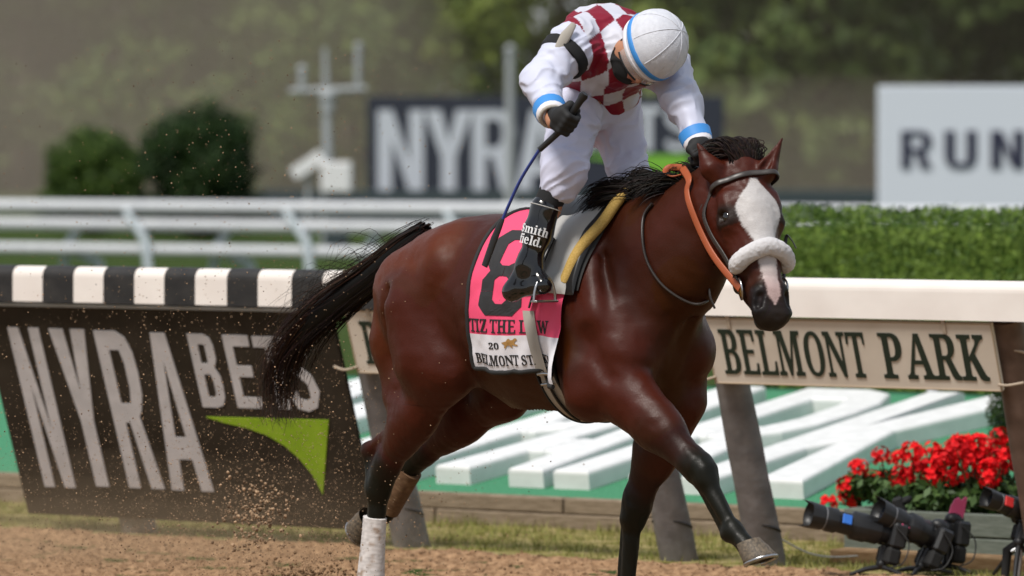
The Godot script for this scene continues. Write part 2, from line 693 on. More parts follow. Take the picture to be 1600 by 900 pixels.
	mesh.add_surface_from_arrays(Mesh.PRIMITIVE_TRIANGLES, arr)
	return mesh

# ---------------------------------------------------------------- materials
func lin(r: float, g: float, b: float) -> Color:
	return Color(r, g, b).linear_to_srgb()
func mat(called: String, c: Color, rough := 0.7, spec := 0.5, metal := 0.0) -> StandardMaterial3D:
	var m := StandardMaterial3D.new()
	m.resource_name = called
	m.albedo_color = c
	m.roughness = rough
	m.metallic_specular = spec
	m.metallic = metal
	M[called] = m
	return m
func noise_tex(freq: float, seed_: int, c0: Color, c1: Color, size := 256, oct := 4) -> NoiseTexture2D:
	var t := NoiseTexture2D.new()
	t.width = size
	t.height = size
	t.seamless = true
	var n := FastNoiseLite.new()
	n.seed = seed_
	n.frequency = freq
	n.fractal_octaves = oct
	t.noise = n
	var g := Gradient.new()
	g.set_color(0, c0)
	g.set_color(1, c1)
	g.set_offset(0, 0.2)
	g.set_offset(1, 0.8)
	t.color_ramp = g
	return t
func bump_tex(freq: float, seed_: int, strength: float, size := 256, oct := 4) -> NoiseTexture2D:
	var t := NoiseTexture2D.new()
	t.width = size
	t.height = size
	t.seamless = true
	t.as_normal_map = true
	t.bump_strength = strength
	var n := FastNoiseLite.new()
	n.seed = seed_
	n.frequency = freq
	n.fractal_octaves = oct
	t.noise = n
	return t
func grainy(m: StandardMaterial3D, freq: float, seed_: int, c0: Color, c1: Color, scale: float, bump := 0.0, bump_freq := 0.05) -> StandardMaterial3D:
	m.albedo_texture = noise_tex(freq, seed_, c0, c1)
	m.uv1_triplanar = true
	m.uv1_world_triplanar = true
	m.uv1_scale = Vector3.ONE * scale
	if bump > 0.0:
		m.normal_enabled = true
		m.normal_texture = bump_tex(bump_freq, seed_ + 11, bump)
	return m

func make_materials() -> void:
	var m := mat("dirt", Color.WHITE, 0.95, 0.2)
	grainy(m, 0.03, 3, lin(0.20, 0.115, 0.062), lin(0.43, 0.27, 0.155), 2.3, 6.0, 0.09)
	m = mat("clod", Color.WHITE, 0.95, 0.2)
	m.vertex_color_use_as_albedo = true
	m = mat("grass_ground", Color.WHITE, 0.95, 0.1)
	grainy(m, 0.04, 5, lin(0.03, 0.05, 0.014), lin(0.065, 0.095, 0.028), 1.1, 5.0, 0.1)
	m = mat("turf", Color.WHITE, 0.9, 0.2)
	m.vertex_color_use_as_albedo = true
	m = mat("artificial_turf", Color.WHITE, 0.95, 0.15)
	grainy(m, 0.06, 8, lin(0.06, 0.215, 0.115), lin(0.09, 0.285, 0.16), 3.0, 4.0, 0.2)
	m = mat("timber", Color.WHITE, 0.85, 0.3)
	grainy(m, 0.03, 9, lin(0.16, 0.12, 0.08), lin(0.30, 0.235, 0.17), 2.0, 3.0, 0.1)
	m.uv1_scale = Vector3(1.2, 9.0, 1.2)
	m = mat("timber_pale", Color.WHITE, 0.85, 0.3)
	grainy(m, 0.03, 19, lin(0.30, 0.17, 0.08), lin(0.46, 0.30, 0.16), 2.0, 3.0, 0.1)
	m.uv1_scale = Vector3(1.2, 7.0, 1.2)
	m = mat("planter_paint", Color.WHITE, 0.7, 0.3)
	grainy(m, 0.03, 29, lin(0.10, 0.115, 0.095), lin(0.16, 0.175, 0.15), 2.0, 2.0, 0.1)
	m.uv1_scale = Vector3(1.2, 6.0, 1.2)
	m = mat("letter_white", Color.WHITE, 0.45, 0.5)
	grainy(m, 0.02, 31, lin(0.68, 0.68, 0.67), lin(0.78, 0.78, 0.77), 1.5)
	m = mat("rail_white", Color.WHITE, 0.4, 0.5)
	grainy(m, 0.015, 32, lin(0.72, 0.65, 0.60), lin(0.80, 0.74, 0.69), 0.9)
	m = mat("stripe_black", Color.WHITE, 0.55, 0.4)
	grainy(m, 0.02, 33, lin(0.018, 0.017, 0.017), lin(0.035, 0.032, 0.03), 2.0)
	m = mat("banner_dark", Color.WHITE, 0.6, 0.3)
	grainy(m, 0.012, 34, lin(0.024, 0.018, 0.012), lin(0.042, 0.033, 0.024), 1.3)
	m = mat("banner_grey", Color.WHITE, 0.6, 0.3)
	grainy(m, 0.02, 35, lin(0.44, 0.42, 0.42), lin(0.56, 0.53, 0.53), 1.6)
	m = mat("banner_green", Color.WHITE, 0.6, 0.3)
	grainy(m, 0.02, 36, lin(0.20, 0.33, 0.015), lin(0.28, 0.42, 0.03), 1.6)
	m = mat("sign_cream", Color.WHITE, 0.55, 0.4)
	grainy(m, 0.012, 37, lin(0.60, 0.52, 0.43), lin(0.70, 0.62, 0.53), 1.3)
	mat("sign_edge", lin(0.42, 0.32, 0.22), 0.7)
	mat("sign_green", lin(0.012, 0.024, 0.014), 0.6)
	m = mat("pad_grey", Color.WHITE, 0.5, 0.4)
	grainy(m, 0.015, 38, lin(0.13, 0.12, 0.118), lin(0.21, 0.195, 0.19), 2.2, 1.6, 0.02)
	m = mat("post_brown", Color.WHITE, 0.6, 0.4)
	grainy(m, 0.015, 39, lin(0.10, 0.062, 0.045), lin(0.17, 0.11, 0.085), 2.2, 1.6, 0.02)
	mat("rope", lin(0.42, 0.34, 0.26), 0.9)
	m = mat("tube_white", Color.WHITE, 0.4, 0.5)
	grainy(m, 0.02, 40, lin(0.52, 0.53, 0.56), lin(0.62, 0.63, 0.65), 0.6)
	mat("tube_grey", lin(0.42, 0.47, 0.50), 0.5)
	m = mat("leaf", Color.WHITE, 0.6, 0.3)
	m.vertex_color_use_as_albedo = true
	m = mat("leaf_lit", Color.WHITE, 0.55, 0.35)
	m.vertex_color_use_as_albedo = true
	m.backlight_enabled = true
	m.backlight = lin(0.05, 0.09, 0.01)
	mat("bark", lin(0.06, 0.045, 0.033), 0.95)
	mat("board_navy", lin(0.016, 0.020, 0.034), 0.6)
	mat("board_white", lin(0.60, 0.64, 0.71), 0.6)
	mat("board_text", lin(0.50, 0.53, 0.58), 0.6)
	mat("navy_text", lin(0.02, 0.022, 0.05), 0.6)
	mat("board_green", lin(0.17, 0.42, 0.03), 0.6)
	mat("metal_pale", lin(0.33, 0.35, 0.36), 0.5, 0.5, 0.0)
	mat("box_white", lin(0.70, 0.70, 0.70), 0.5)
	mat("wall_dark", lin(0.03, 0.045, 0.05), 0.8)
	mat("hedge_core", lin(0.10, 0.155, 0.02), 0.95)
	mat("red_petal", lin(0.78, 0.008, 0.012), 0.6, 0.3)
	mat("red_petal_deep", lin(0.58, 0.005, 0.009), 0.6, 0.3)
	mat("plant_green", lin(0.03, 0.06, 0.015), 0.7)
	mat("black_plastic", lin(0.012, 0.012, 0.013), 0.45)
	mat("grip_rubber", lin(0.008, 0.008, 0.008), 0.8)
	mat("lens_glass", lin(0.01, 0.012, 0.02), 0.05, 0.8)
	mat("steel", lin(0.45, 0.45, 0.46), 0.3, 0.5, 1.0)
	mat("silver_paint", lin(0.20, 0.20, 0.21), 0.4)
	mat("tape_blue", lin(0.03, 0.16, 0.60), 0.6)
	mat("tape_red", lin(0.62, 0.03, 0.03), 0.6)
	mat("tape_pink", lin(0.72, 0.09, 0.22), 0.6)
	mat("cable", lin(0.02, 0.02, 0.02), 0.6)
	mat("cable_white", lin(0.55, 0.53, 0.48), 0.6)
	m = mat("coat", Color.WHITE, 0.40, 0.33)
	m.vertex_color_use_as_albedo = true
	m.normal_enabled = true
	m.normal_texture = bump_tex(0.06, 77, 2.0, 512, 5)
	m.normal_scale = 0.5
	m.uv1_triplanar = true
	m.uv1_scale = Vector3(9.0, 3.5, 9.0)
	m.albedo_texture = noise_tex(0.11, 78, Color(0.72, 0.70, 0.68), Color(1, 1, 1), 512, 5)
	m.roughness_texture = noise_tex(0.05, 79, Color(0.62, 0.62, 0.62), Color(1, 1, 1), 512, 5)
	m.roughness = 0.56
	m = mat("hair", Color.WHITE, 0.5, 0.3)
	m.vertex_color_use_as_albedo = true
	mat("eye", lin(0.006, 0.004, 0.003), 0.06, 0.7)
	m = mat("hoof", Color.WHITE, 0.55, 0.4)
	grainy(m, 0.03, 51, lin(0.055, 0.045, 0.034), lin(0.19, 0.145, 0.10), 9.0, 3.0, 0.1)
	m = mat("bandage", Color.WHITE, 0.8, 0.2)
	m.vertex_color_use_as_albedo = true
	m = mat("cloth", Color.WHITE, 0.75, 0.25)
	m.vertex_color_use_as_albedo = true
	m.normal_enabled = true
	m.normal_texture = bump_tex(0.02, 61, 1.2, 256, 4)
	m.normal_scale = 0.35
	m.uv1_triplanar = true
	m.uv1_scale = Vector3.ONE * 6.0
	m = mat("silk", Color.WHITE, 0.5, 0.4)
	m.vertex_color_use_as_albedo = true
	m = mat("nylon", Color.WHITE, 0.6, 0.35)
	m.vertex_color_use_as_albedo = true
	mat("pink", lin(0.78, 0.065, 0.16), 0.7)
	mat("ink_black", lin(0.016, 0.015, 0.016), 0.65)
	mat("ink_gold", lin(0.42, 0.23, 0.07), 0.6)
	mat("cloth_white", lin(0.72, 0.70, 0.74), 0.75)
	mat("piping_black", lin(0.012, 0.012, 0.012), 0.75)
	mat("saddle_black", lin(0.015, 0.014, 0.014), 0.35)
	mat("saddle_grey", lin(0.40, 0.39, 0.37), 0.55)
	m = mat("foam_yellow", Color.WHITE, 0.85, 0.2)
	grainy(m, 0.05, 62, lin(0.42, 0.27, 0.07), lin(0.56, 0.38, 0.13), 9.0, 4.0, 0.2)
	mat("girth_cream", lin(0.38, 0.35, 0.31), 0.8)
	mat("leather_dark", lin(0.035, 0.028, 0.025), 0.4)
	mat("leather_tan", lin(0.36, 0.085, 0.03), 0.45)
	mat("brass", lin(0.55, 0.33, 0.08), 0.3, 0.5, 1.0)
	m = mat("fleece", Color.WHITE, 0.95, 0.1)
	grainy(m, 0.1, 63, lin(0.54, 0.52, 0.53), lin(0.76, 0.74, 0.75), 14.0, 8.0, 0.15)
	m = mat("skin", Color.WHITE, 0.55, 0.4)
	m.vertex_color_use_as_albedo = true
	mat("boot", lin(0.006, 0.006, 0.007), 0.12, 0.6)
	mat("stocking", lin(0.008, 0.008, 0.009), 0.9)
	mat("print_white", lin(0.75, 0.76, 0.78), 0.5)
	mat("glove", lin(0.008, 0.008, 0.009), 0.75)
	m = mat("helmet_cloth", Color.WHITE, 0.6, 0.3)
	grainy(m, 0.03, 64, lin(0.54, 0.55, 0.60), lin(0.62, 0.63, 0.68), 7.0, 1.5, 0.1)
	mat("band_blue", lin(0.04, 0.24, 0.62), 0.6)
	m = mat("goggle_lens", lin(0.6, 0.6, 0.6), 0.05)
	m.albedo_color.a = 0.35
	m.transparency = BaseMaterial3D.TRANSPARENCY_ALPHA
	mat("whip_black", lin(0.01, 0.01, 0.011), 0.5)
	mat("whip_blue", lin(0.02, 0.04, 0.22), 0.4)

# ---------------------------------------------------------------- ground
func spread(lo: float, fine_lo: float, fine_hi: float, hi: float, fine: float, coarse: float) -> Array:
	var v := []
	var x := lo
	while x < fine_lo - 0.001:
		v.append(x)
		x += coarse
	x = fine_lo
	while x < fine_hi - 0.001:
		v.append(x)
		x += fine
	v.append(fine_hi)
	x = fine_hi + coarse
	while x < hi:
		v.append(x)
		x += coarse
	v.append(hi)
	return v
func dirt_height(s: float, t: float, n1: FastNoiseLite, n2: FastNoiseLite) -> float:
	var bank := 0.014 * exp(-pow((t - 0.12 - 0.05 * n1.get_noise_1d(s * 40.0)) / 0.16, 2.0))
	var h := 0.014 + bank + 0.006 * sin((t + 0.03 * n1.get_noise_1d(s * 12.0)) * 70.0) + 0.022 * n1.get_noise_2d(s * 30.0, t * 30.0) + 0.018 * n2.get_noise_2d(s * 100.0, t * 100.0)
	return h - 0.05 * smoothstep(0.22, 0.42, t + 0.08 * n1.get_noise_1d(s * 60.0 + 300.0))
func build_ground() -> void:
	var st := new_st()
	quad(st, Vector3(-500, 0, -880), Vector3(500, 0, -880), Vector3(500, 0, 60), Vector3(-500, 0, 60))
	tag(put("ground", st.commit(), M.grass_ground), "mown green infield grass beyond the running rail", "ground", "", "structure")
	var n1 := FastNoiseLite.new()
	n1.seed = 4
	n1.frequency = 0.1
	var n2 := FastNoiseLite.new()
	n2.seed = 14
	n2.frequency = 0.22
	n2.noise_type = FastNoiseLite.TYPE_CELLULAR
	var g := []
	for t in spread(-26.0, -1.6, 0.55, 0.56, 0.018, 0.6):
		var row := []
		for s in spread(-14.0, -1.6, 7.4, 22.0, 0.022, 0.8):
			row.append(rl(s, t, maxf(dirt_height(s, t, n1, n2), -0.012)))
		g.append(row)
	st = new_st()
	grid(st, g, false)
	tag(put("dirt_track", st.commit(), M.dirt), "harrowed brown dirt of the race track", "track", "", "structure")

# ---------------------------------------------------------------- vegetation
func leaf_cloud(centres: Array, count: int, size: float, dark: Color, pale: Color, rnd: RandomNumberGenerator, up_bias := 0.3) -> ArrayMesh:
	# leaves spread through the volume of rounded clumps: centres are [point, radius, squash]
	var vs := PackedVector3Array()
	var ns := PackedVector3Array()
	var cs := PackedColorArray()
	var total := 0.0
	for c in centres:
		total += c[1] * c[1]
	for c in centres:
		var n := int(count * c[1] * c[1] / total)
		for i in n:
			var d := Vector3(rnd.randfn(), rnd.randfn(), rnd.randfn()).normalized()
			var r: float = c[1] * (1.0 - 0.45 * pow(rnd.randf(), 1.6)) * rnd.randf_range(0.9, 1.08)
			var p: Vector3 = c[0] + Vector3(d.x, d.y * c[2], d.z) * r
			var nn := (d + Vector3(rnd.randfn(), rnd.randfn() + up_bias, rnd.randfn()) * 0.7).normalized()
			var a := nn.cross(Vector3(rnd.randfn(), rnd.randfn(), rnd.randfn())).normalized()
			var b := nn.cross(a)
			var k := size * rnd.randf_range(0.6, 1.3)
			var col := dark.lerp(pale, rnd.randf() * rnd.randf() + 0.3 * rnd.randf())
			for q in [-a * 1.0, b * 0.5, a * 1.0, -a * 1.0, a * 1.0, -b * 0.5]:
				vs.append(p + q * k)
				ns.append(nn)
				cs.append(col)
	var arr := []
	arr.resize(Mesh.ARRAY_MAX)
	arr[Mesh.ARRAY_VERTEX] = vs
	arr[Mesh.ARRAY_NORMAL] = ns
	arr[Mesh.ARRAY_COLOR] = cs
	var m := ArrayMesh.new()
	m.add_surface_from_arrays(Mesh.PRIMITIVE_TRIANGLES, arr)
	return m
func tree_crown(rnd: RandomNumberGenerator, h: float, w: float, dark: Color, pale: Color, low: float, count := 5200) -> ArrayMesh:
	var c := []
	for i in 26:
		var y := rnd.randf_range(low, 1.0)
		var rad := w * 0.5 * sqrt(maxf(0.05, 1.0 - pow((y - 0.5) / 0.56, 2.0)))
		var a := rnd.randf() * TAU
		var q := sqrt(rnd.randf()) * rad
		c.append([Vector3(cos(a) * q, y * h - 0.5, sin(a) * q), w * rnd.randf_range(0.13, 0.24), rnd.randf_range(0.65, 0.95)])
	return leaf_cloud(c, count, w * 0.032, dark, pale, rnd)
func build_far_background() -> void:
	var rnd := RandomNumberGenerator.new()
	rnd.seed = 21
	# a wood beyond the infield: four kinds of crown, each tree a thing of its own
	var kinds := [
		[tree_crown(rnd, 15.0, 11.0, Color(0.03, 0.052, 0.014), Color(0.085, 0.12, 0.03), 0.04), "dark"],
		[tree_crown(rnd, 14.0, 10.0, Color(0.06, 0.095, 0.014), Color(0.17, 0.21, 0.035), 0.04), "yellow-green"],
		[tree_crown(rnd, 16.0, 12.0, Color(0.042, 0.072, 0.018), Color(0.11, 0.145, 0.034), 0.04), "olive"],
		[tree_crown(rnd, 12.0, 9.0, Color(0.04, 0.07, 0.018), Color(0.11, 0.155, 0.035), 0.03), "mid green"]]
	var st := new_st()
	tube(st, [Vector3(0, -0.3, 0), Vector3(0.2, 3, 0.1), Vector3(0, 7, 0.2), Vector3(0.3, 11, 0)], [0.5, 0.38, 0.25, 0.08], 8)
	tube(st, [Vector3(0.2, 3.5, 0.1), Vector3(1.5, 6, 0.4), Vector3(2.6, 8.5, 0.3)], [0.2, 0.14, 0.05], 6)
	tube(st, [Vector3(0.1, 4.5, 0.1), Vector3(-1.4, 7, -0.3), Vector3(-2.2, 9.5, -0.2)], [0.18, 0.12, 0.05], 6)
	var trunk := st.commit()
	# [column in the picture, distance, kind]
	var spots := [[-120, 215, 2], [30, 225, 0], [190, 205, 2], [330, 228, 0], [455, 196, 1], [600, 190, 1], [735, 212, 3], [870, 196, 1], [1010, 222, 3], [1120, 200, 2], [1250, 226, 0], [1380, 205, 0], [1500, 215, 3], [1640, 200, 0], [1760, 220, 2],
		[100, 255, 0], [400, 262, 2], [670, 258, 0], [940, 252, 0], [1190, 258, 2], [1440, 262, 0], [-250, 240, 0], [1880, 250, 3],
		[260, 178, 3], [1290, 182, 2], [540, 172, 3], [20, 240, 2], [-40, 268, 0], [80, 275, 3], [-130, 262, 0], [160, 244, 3]]
	for i in 18:      # the wood runs on to both sides
		var side := -1.0 if i < 10 else 1.0
		var n := i if i < 10 else i - 10
		spots.append([800.0 + side * (1130.0 + n * 165.0 + (i % 3) * 30.0), 205.0 + 24.0 * ((i * 5) % 3), (i * 7) % 4])
	for q in spots:
		var o: Node3D = base("broadleaf_tree", Vector3((q[0] - 800.0) / FOC * q[1], 0, -q[1]), kinds[q[2]][1] + " broadleaf tree in the wood beyond the infield", "tree", "trees of the far wood")
		var sc := rnd.randf_range(0.88, 1.18)
		var turn := rnd.randf() * TAU
		for part in [["crown", kinds[q[2]][0], M.leaf], ["trunk", trunk, M.bark]]:
			var c := put(part[0], part[1], part[2], o)
			c.position = Vector3.ZERO
			c.rotation.y = turn
			c.scale = Vector3.ONE * sc
	# two clipped round bushes before the wood
	for q in [[146, 1.15, 105.0, 0.88, 0.85, Color(0.03, 0.06, 0.012), Color(0.075, 0.12, 0.02), "smaller lighter green round bush beside the darker bush", 330], [314, 1.45, 100.0, 1.02, 1.22, Color(0.010, 0.026, 0.007), Color(0.034, 0.062, 0.014), "larger dark green round bush beyond the white turf rails", 320]]:
		var c0 := at(q[0], 237, q[2])
		c0.y = q[1]
		var o := base("round_bush", Vector3(c0.x, 0, c0.z), q[7], "bush", "clipped bushes of the infield")
		var cl := []
		for i in 64:
			var d := Vector3(rnd.randfn(), rnd.randfn(), rnd.randfn()).normalized() * rnd.randf_range(0.55, 0.92)
			cl.append([Vector3(c0.x, c0.y, c0.z) + Vector3(d.x * q[3], d.y * q[4], d.z * q[3]), 0.46, 0.9])
		cl.append([Vector3(c0.x, 0.6, c0.z), 0.75, 0.8])
		for i in 9:
			cl.append([Vector3(c0.x + lerpf(-1.0, 1.0, i / 8.0) * q[3] * 0.95, 0.55, c0.z + rnd.randfn() * 0.2), 0.45, 1.0])
		put("crown", leaf_cloud(cl, 24000, 0.07, q[5], q[6], rnd), M.leaf, o)
		st = new_st()
		tube(st, [Vector3(c0.x, 0, c0.z), Vector3(c0.x, c0.y, c0.z)], [0.12, 0.06], 8)
		put("trunk", st.commit(), M.bark, o)
	# dark low wall that carries the big boards
	st = new_st()
	box(st, Vector3(2.0, 0.4, -119.0), Vector3(9.5, 0, 0), Vector3(0, 0.42, 0), Vector3(0, 0, 0.4), 0.03)
	tag(put("low_wall", st.commit(), M.wall_dark), "long dark low wall below the navy board with the white name", "wall")
	# big navy board
	var d := 120.0
	var bl := at(573, 302, d)
	var tr := at(1132, 150, d)
	var o := base("advertising_board", Vector3((bl.x + tr.x) / 2, 0, -d), "big navy board with white block letters and green swoosh", "board")
	st = new_st()
	box(st, Vector3((bl.x + tr.x) / 2, (bl.y + tr.y) / 2, -d - 0.1), Vector3((tr.x - bl.x) / 2, 0, 0), Vector3(0, (tr.y - bl.y) / 2, 0), Vector3(0, 0, 0.08), 0.02)
	put("panel", st.commit(), M.board_navy, o)
	for px in [640, 850, 1060]:
		st = new_st()
		var p := at(px, 300, d + 0.4)
		box(st, Vector3(p.x, (p.y + 0.4) / 2, p.z), Vector3(0.07, 0, 0), Vector3(0, (p.y + 0.4) / 2, 0), Vector3(0, 0, 0.07))
		put("post", st.commit(), M.metal_pale, o)
	var o3 := Vector3(0, 0, -d - 0.02)
	var lets := [["N", 590, 662, 172, 298], ["Y", 664, 738, 172, 298], ["R", 738, 806, 172, 298], ["A", 806, 882, 172, 298], ["B", 886, 932, 166, 236], ["E", 940, 982, 166, 236], ["T", 990, 1034, 166, 236], ["S", 1040, 1080, 166, 236]]
	for q in lets:
		st = new_st()
		var a := at(q[1], q[4], d)
		var b := at(q[2], q[3], d)
		glyph_slab(st, q[0], 0.31, a.x, b.x, a.y, b.y, o3, Vector3.RIGHT, UP, Vector3.BACK, 0.03)
		put("letter", st.commit(), M.board_text, o)
	st = new_st()
	var sw := PackedVector2Array()
	for q in [[888, 242], [1078, 242], [1072, 262], [1066, 290], [1040, 274], [1000, 260], [950, 250]]:
		var p := at(q[0], q[1], d)
		sw.append(Vector2(p.x, p.y))
	slab(st, sw, o3, Vector3.RIGHT, UP, Vector3.BACK, 0.03)
	put("swoosh", st.commit(), M.board_green, o)
	# pale board at the right
	d = 86.0
	bl = at(1372, 345, d)
	tr = at(1690, 134, d)
	o = base("advertising_board", Vector3((bl.x + tr.x) / 2, 0, -d), "big pale board with dark navy block letters above hedge", "board")
	st = new_st()
	box(st, Vector3((bl.x + tr.x) / 2, (bl.y + tr.y) / 2, -d - 0.1), Vector3((tr.x - bl.x) / 2, 0, 0), Vector3(0, (tr.y - bl.y) / 2, 0), Vector3(0, 0, 0.08), 0.02)
	put("panel", st.commit(), M.board_white, o)
	for px in [1420, 1650]:
		st = new_st()
		var p := at(px, 340, d + 0.4)
		box(st, Vector3(p.x, (p.y + 0.4) / 2, p.z), Vector3(0.06, 0, 0), Vector3(0, (p.y + 0.4) / 2, 0), Vector3(0, 0, 0.06))
		put("post", st.commit(), M.metal_pale, o)
	for q in [["R", 1408, 1456], ["U", 1476, 1526], ["N", 1548, 1600]]:
		st = new_st()
		var a := at(q[1], 263, d)
		var b := at(q[2], 204, d)
		glyph_slab(st, q[0], 0.32, a.x, b.x, a.y, b.y, Vector3(0, 0, -d - 0.02), Vector3.RIGHT, UP, Vector3.BACK, 0.03)
		put("letter", st.commit(), M.navy_text, o)
	# weather mast with its cabinet
	d = 84.0
	var foot := at(512, 300, d)
	o = base("weather_mast", Vector3(foot.x, 0, -d), "pale weather mast with crossarm and white instruments", "mast")
	st = new_st()
	tube(st, [Vector3(foot.x, 0, -d), at(512, 240, d), at(508, 75, d)], [0.12, 0.09, 0.04], 10)
	put("pole", st.commit(), M.metal_pale, o)
	st = new_st()
	tube(st, [at(452, 143, d), at(572, 139, d)], [0.05], 8)
	put("crossarm", st.commit(), M.metal_pale, o)
	for q in [[472, 142, 472, 108, 0.065], [559, 140, 560, 72, 0.055], [512, 175, 512, 150, 0.12]]:
		st = new_st()
		tube(st, [at(q[0], q[1], d), at(q[2], q[3], d)], [q[4] * 0.9, q[4]], 10)
		ball(st, at(q[2], q[3], d), Vector3(q[4], 0, 0) * 1.25, Vector3(0, q[4], 0) * 1.1, Vector3(0, 0, q[4]) * 1.25, 10, 6)
		put("instrument", st.commit(), M.metal_pale, o)
	st = new_st()
	var cb := at(526, 277, d - 1.0)
	box(st, cb, Vector3(0.25, 0, 0), Vector3(0, 0.25, 0), Vector3(0, 0, 0.25), 0.03)
	var cab := base("equipment_cabinet", Vector3(cb.x, 0, cb.z), "square white equipment cabinet at the foot of the mast", "cabinet")
	put("casing", st.commit(), M.box_white, cab)
	st = new_st()
	box(st, Vector3(cb.x, (cb.y - 0.24) / 2, cb.z), Vector3(0.2, 0, 0), Vector3(0, (cb.y - 0.24) / 2, 0), Vector3(0, 0, 0.2))
	put("plinth", st.commit(), M.wall_dark, cab)
	var pn := at(481, 258, d - 1.0)
	var pl := base("solar_panel", Vector3(pn.x, 0, pn.z), "small tilted pale panel beside the white cabinet", "panel")
	st = new_st()
	box(st, pn, Vector3(0.24, 0.16, 0.0), Vector3(-0.06, 0.09, 0.0), Vector3(0, 0, 0.12), 0.01)
	put("panel", st.commit(), M.box_white, pl)
	st = new_st()
	tube(st, [Vector3(pn.x, 0, pn.z), pn], [0.04], 8)
	put("post", st.commit(), M.metal_pale, pl)
	# dust that the hooves leave hanging over the verge
	for q in [[Vector3(3.4, 0.75, 1.9), 0.05], [Vector3(2.9, 0.52, 1.6), 0.06], [Vector3(2.3, 0.34, 1.3), 0.08], [Vector3(1.7, 0.2, 1.0), 0.10]]:
		var low := FogVolume.new()
		low.name = numbered("dust_cloud")
		low.shape = RenderingServer.FOG_VOLUME_SHAPE_ELLIPSOID
		low.size = q[0]
		var lm := FogMaterial.new()
		lm.albedo = Color(0.88, 0.76, 0.62)
		lm.density = q[1]
		low.material = lm
		low.position = at(90, 842, 21.2)
		add_child(low)
		tag(low, "low brown dust drifting along the foot of the dark banner", "dust", "", "stuff")
	# slim poles
	for q in [[797, 78, 116.0, 0.12, "slim pale pole in front of the navy board"], [697, -60, 245.0, 0.3, "slim pale pole among the far trees"]]:
		var p := at(q[0], q[1], q[2])
		st = new_st()
		tube(st, [Vector3(p.x, 0, p.z), p], [q[3], q[3] * 0.8], 10)
		ball(st, p, Vector3(q[3], 0, 0), Vector3(0, q[3], 0), Vector3(0, 0, q[3]), 10, 6)
		tag(put("flag_pole", st.commit(), M.metal_pale), q[4], "pole")
	# dust hanging in the air before the wood
	for q in [[Vector3(-17.0, 3.0, -150.0), Vector3(32, 20, 70), 0.006, "dust"], [Vector3(8.0, 1.0, -150.0), Vector3(40, 22, 60), 0.0009, "dust"], [Vector3(9.0, 0.0, -150.0), Vector3(24, 8, 50), 0.0045, "dust"]]:
		var f := FogVolume.new()
		f.name = numbered("dust_cloud")
		f.shape = RenderingServer.FOG_VOLUME_SHAPE_ELLIPSOID
		f.size = q[1]
		var fm := FogMaterial.new()
		fm.albedo = Color(0.92, 0.86, 0.77)
		fm.density = q[2]
		f.material = fm
		f.position = q[0]
		add_child(f)
		tag(f, "brown dust hanging before the far wood", "dust", "", "stuff")

# ---------------------------------------------------------------- white rails of the turf courses
func build_turf_rails() -> void:
	# parallel to the running rail, about 57 metres off
	var t0 := 36.0
	for q in [[323.0, 0.082, 0.0, "topmost"], [352.0, 0.076, -0.02, "middle"], [391.0, 0.076, -0.04, "lowest"]]:
		var sref := s_at(300, t0)
		var p := rl(sref, t0, 0)
		var h: float = EYE - (q[0] - ROW) / FOC * -p.z
		var s0 := s_at(-420, t0) - 14.0
		var s1 := s_at(1900, t0) + 8.0
		var o := base("turf_rail", rl((s0 + s1) / 2, t0 + q[2], 0), "long white tubular turf rail, the %s of three" % q[3], "rail", "white turf course rails")
		var st := new_st()
		tube(st, [rl(s0, t0 + q[2], h), rl(s1, t0 + q[2], h)], [q[1]], 14)
		put("tube", st.commit(), M.tube_white, o)
		# slanted posts of this rail
		var first := {"topmost": 200.0, "middle": 120.0, "lowest": 110.0}
		var step := 250.0 if q[3] == "topmost" else 235.0
		var px: float = first[q[3]] - step * 9
		while px < 1500.0:
			var s := s_at(px, t0)
			st = new_st()
			var lean := 0.95 if q[3] == "topmost" else (-0.7 if q[3] == "middle" else 0.85)
			var bk := -0.5 if q[3] == "topmost" else 0.5
			tube(st, [rl(s, t0 + q[2] + bk * 0.12, h - q[1] * 0.6), rl(s + lean * 0.45, t0 + q[2] + bk * 0.35, h * 0.55), rl(s + lean * 0.55, t0 + q[2] + bk * 0.4, -0.1)], [0.05, 0.065, 0.06], 8)
			put("post", st.commit(), M.tube_grey, o)
			px += step

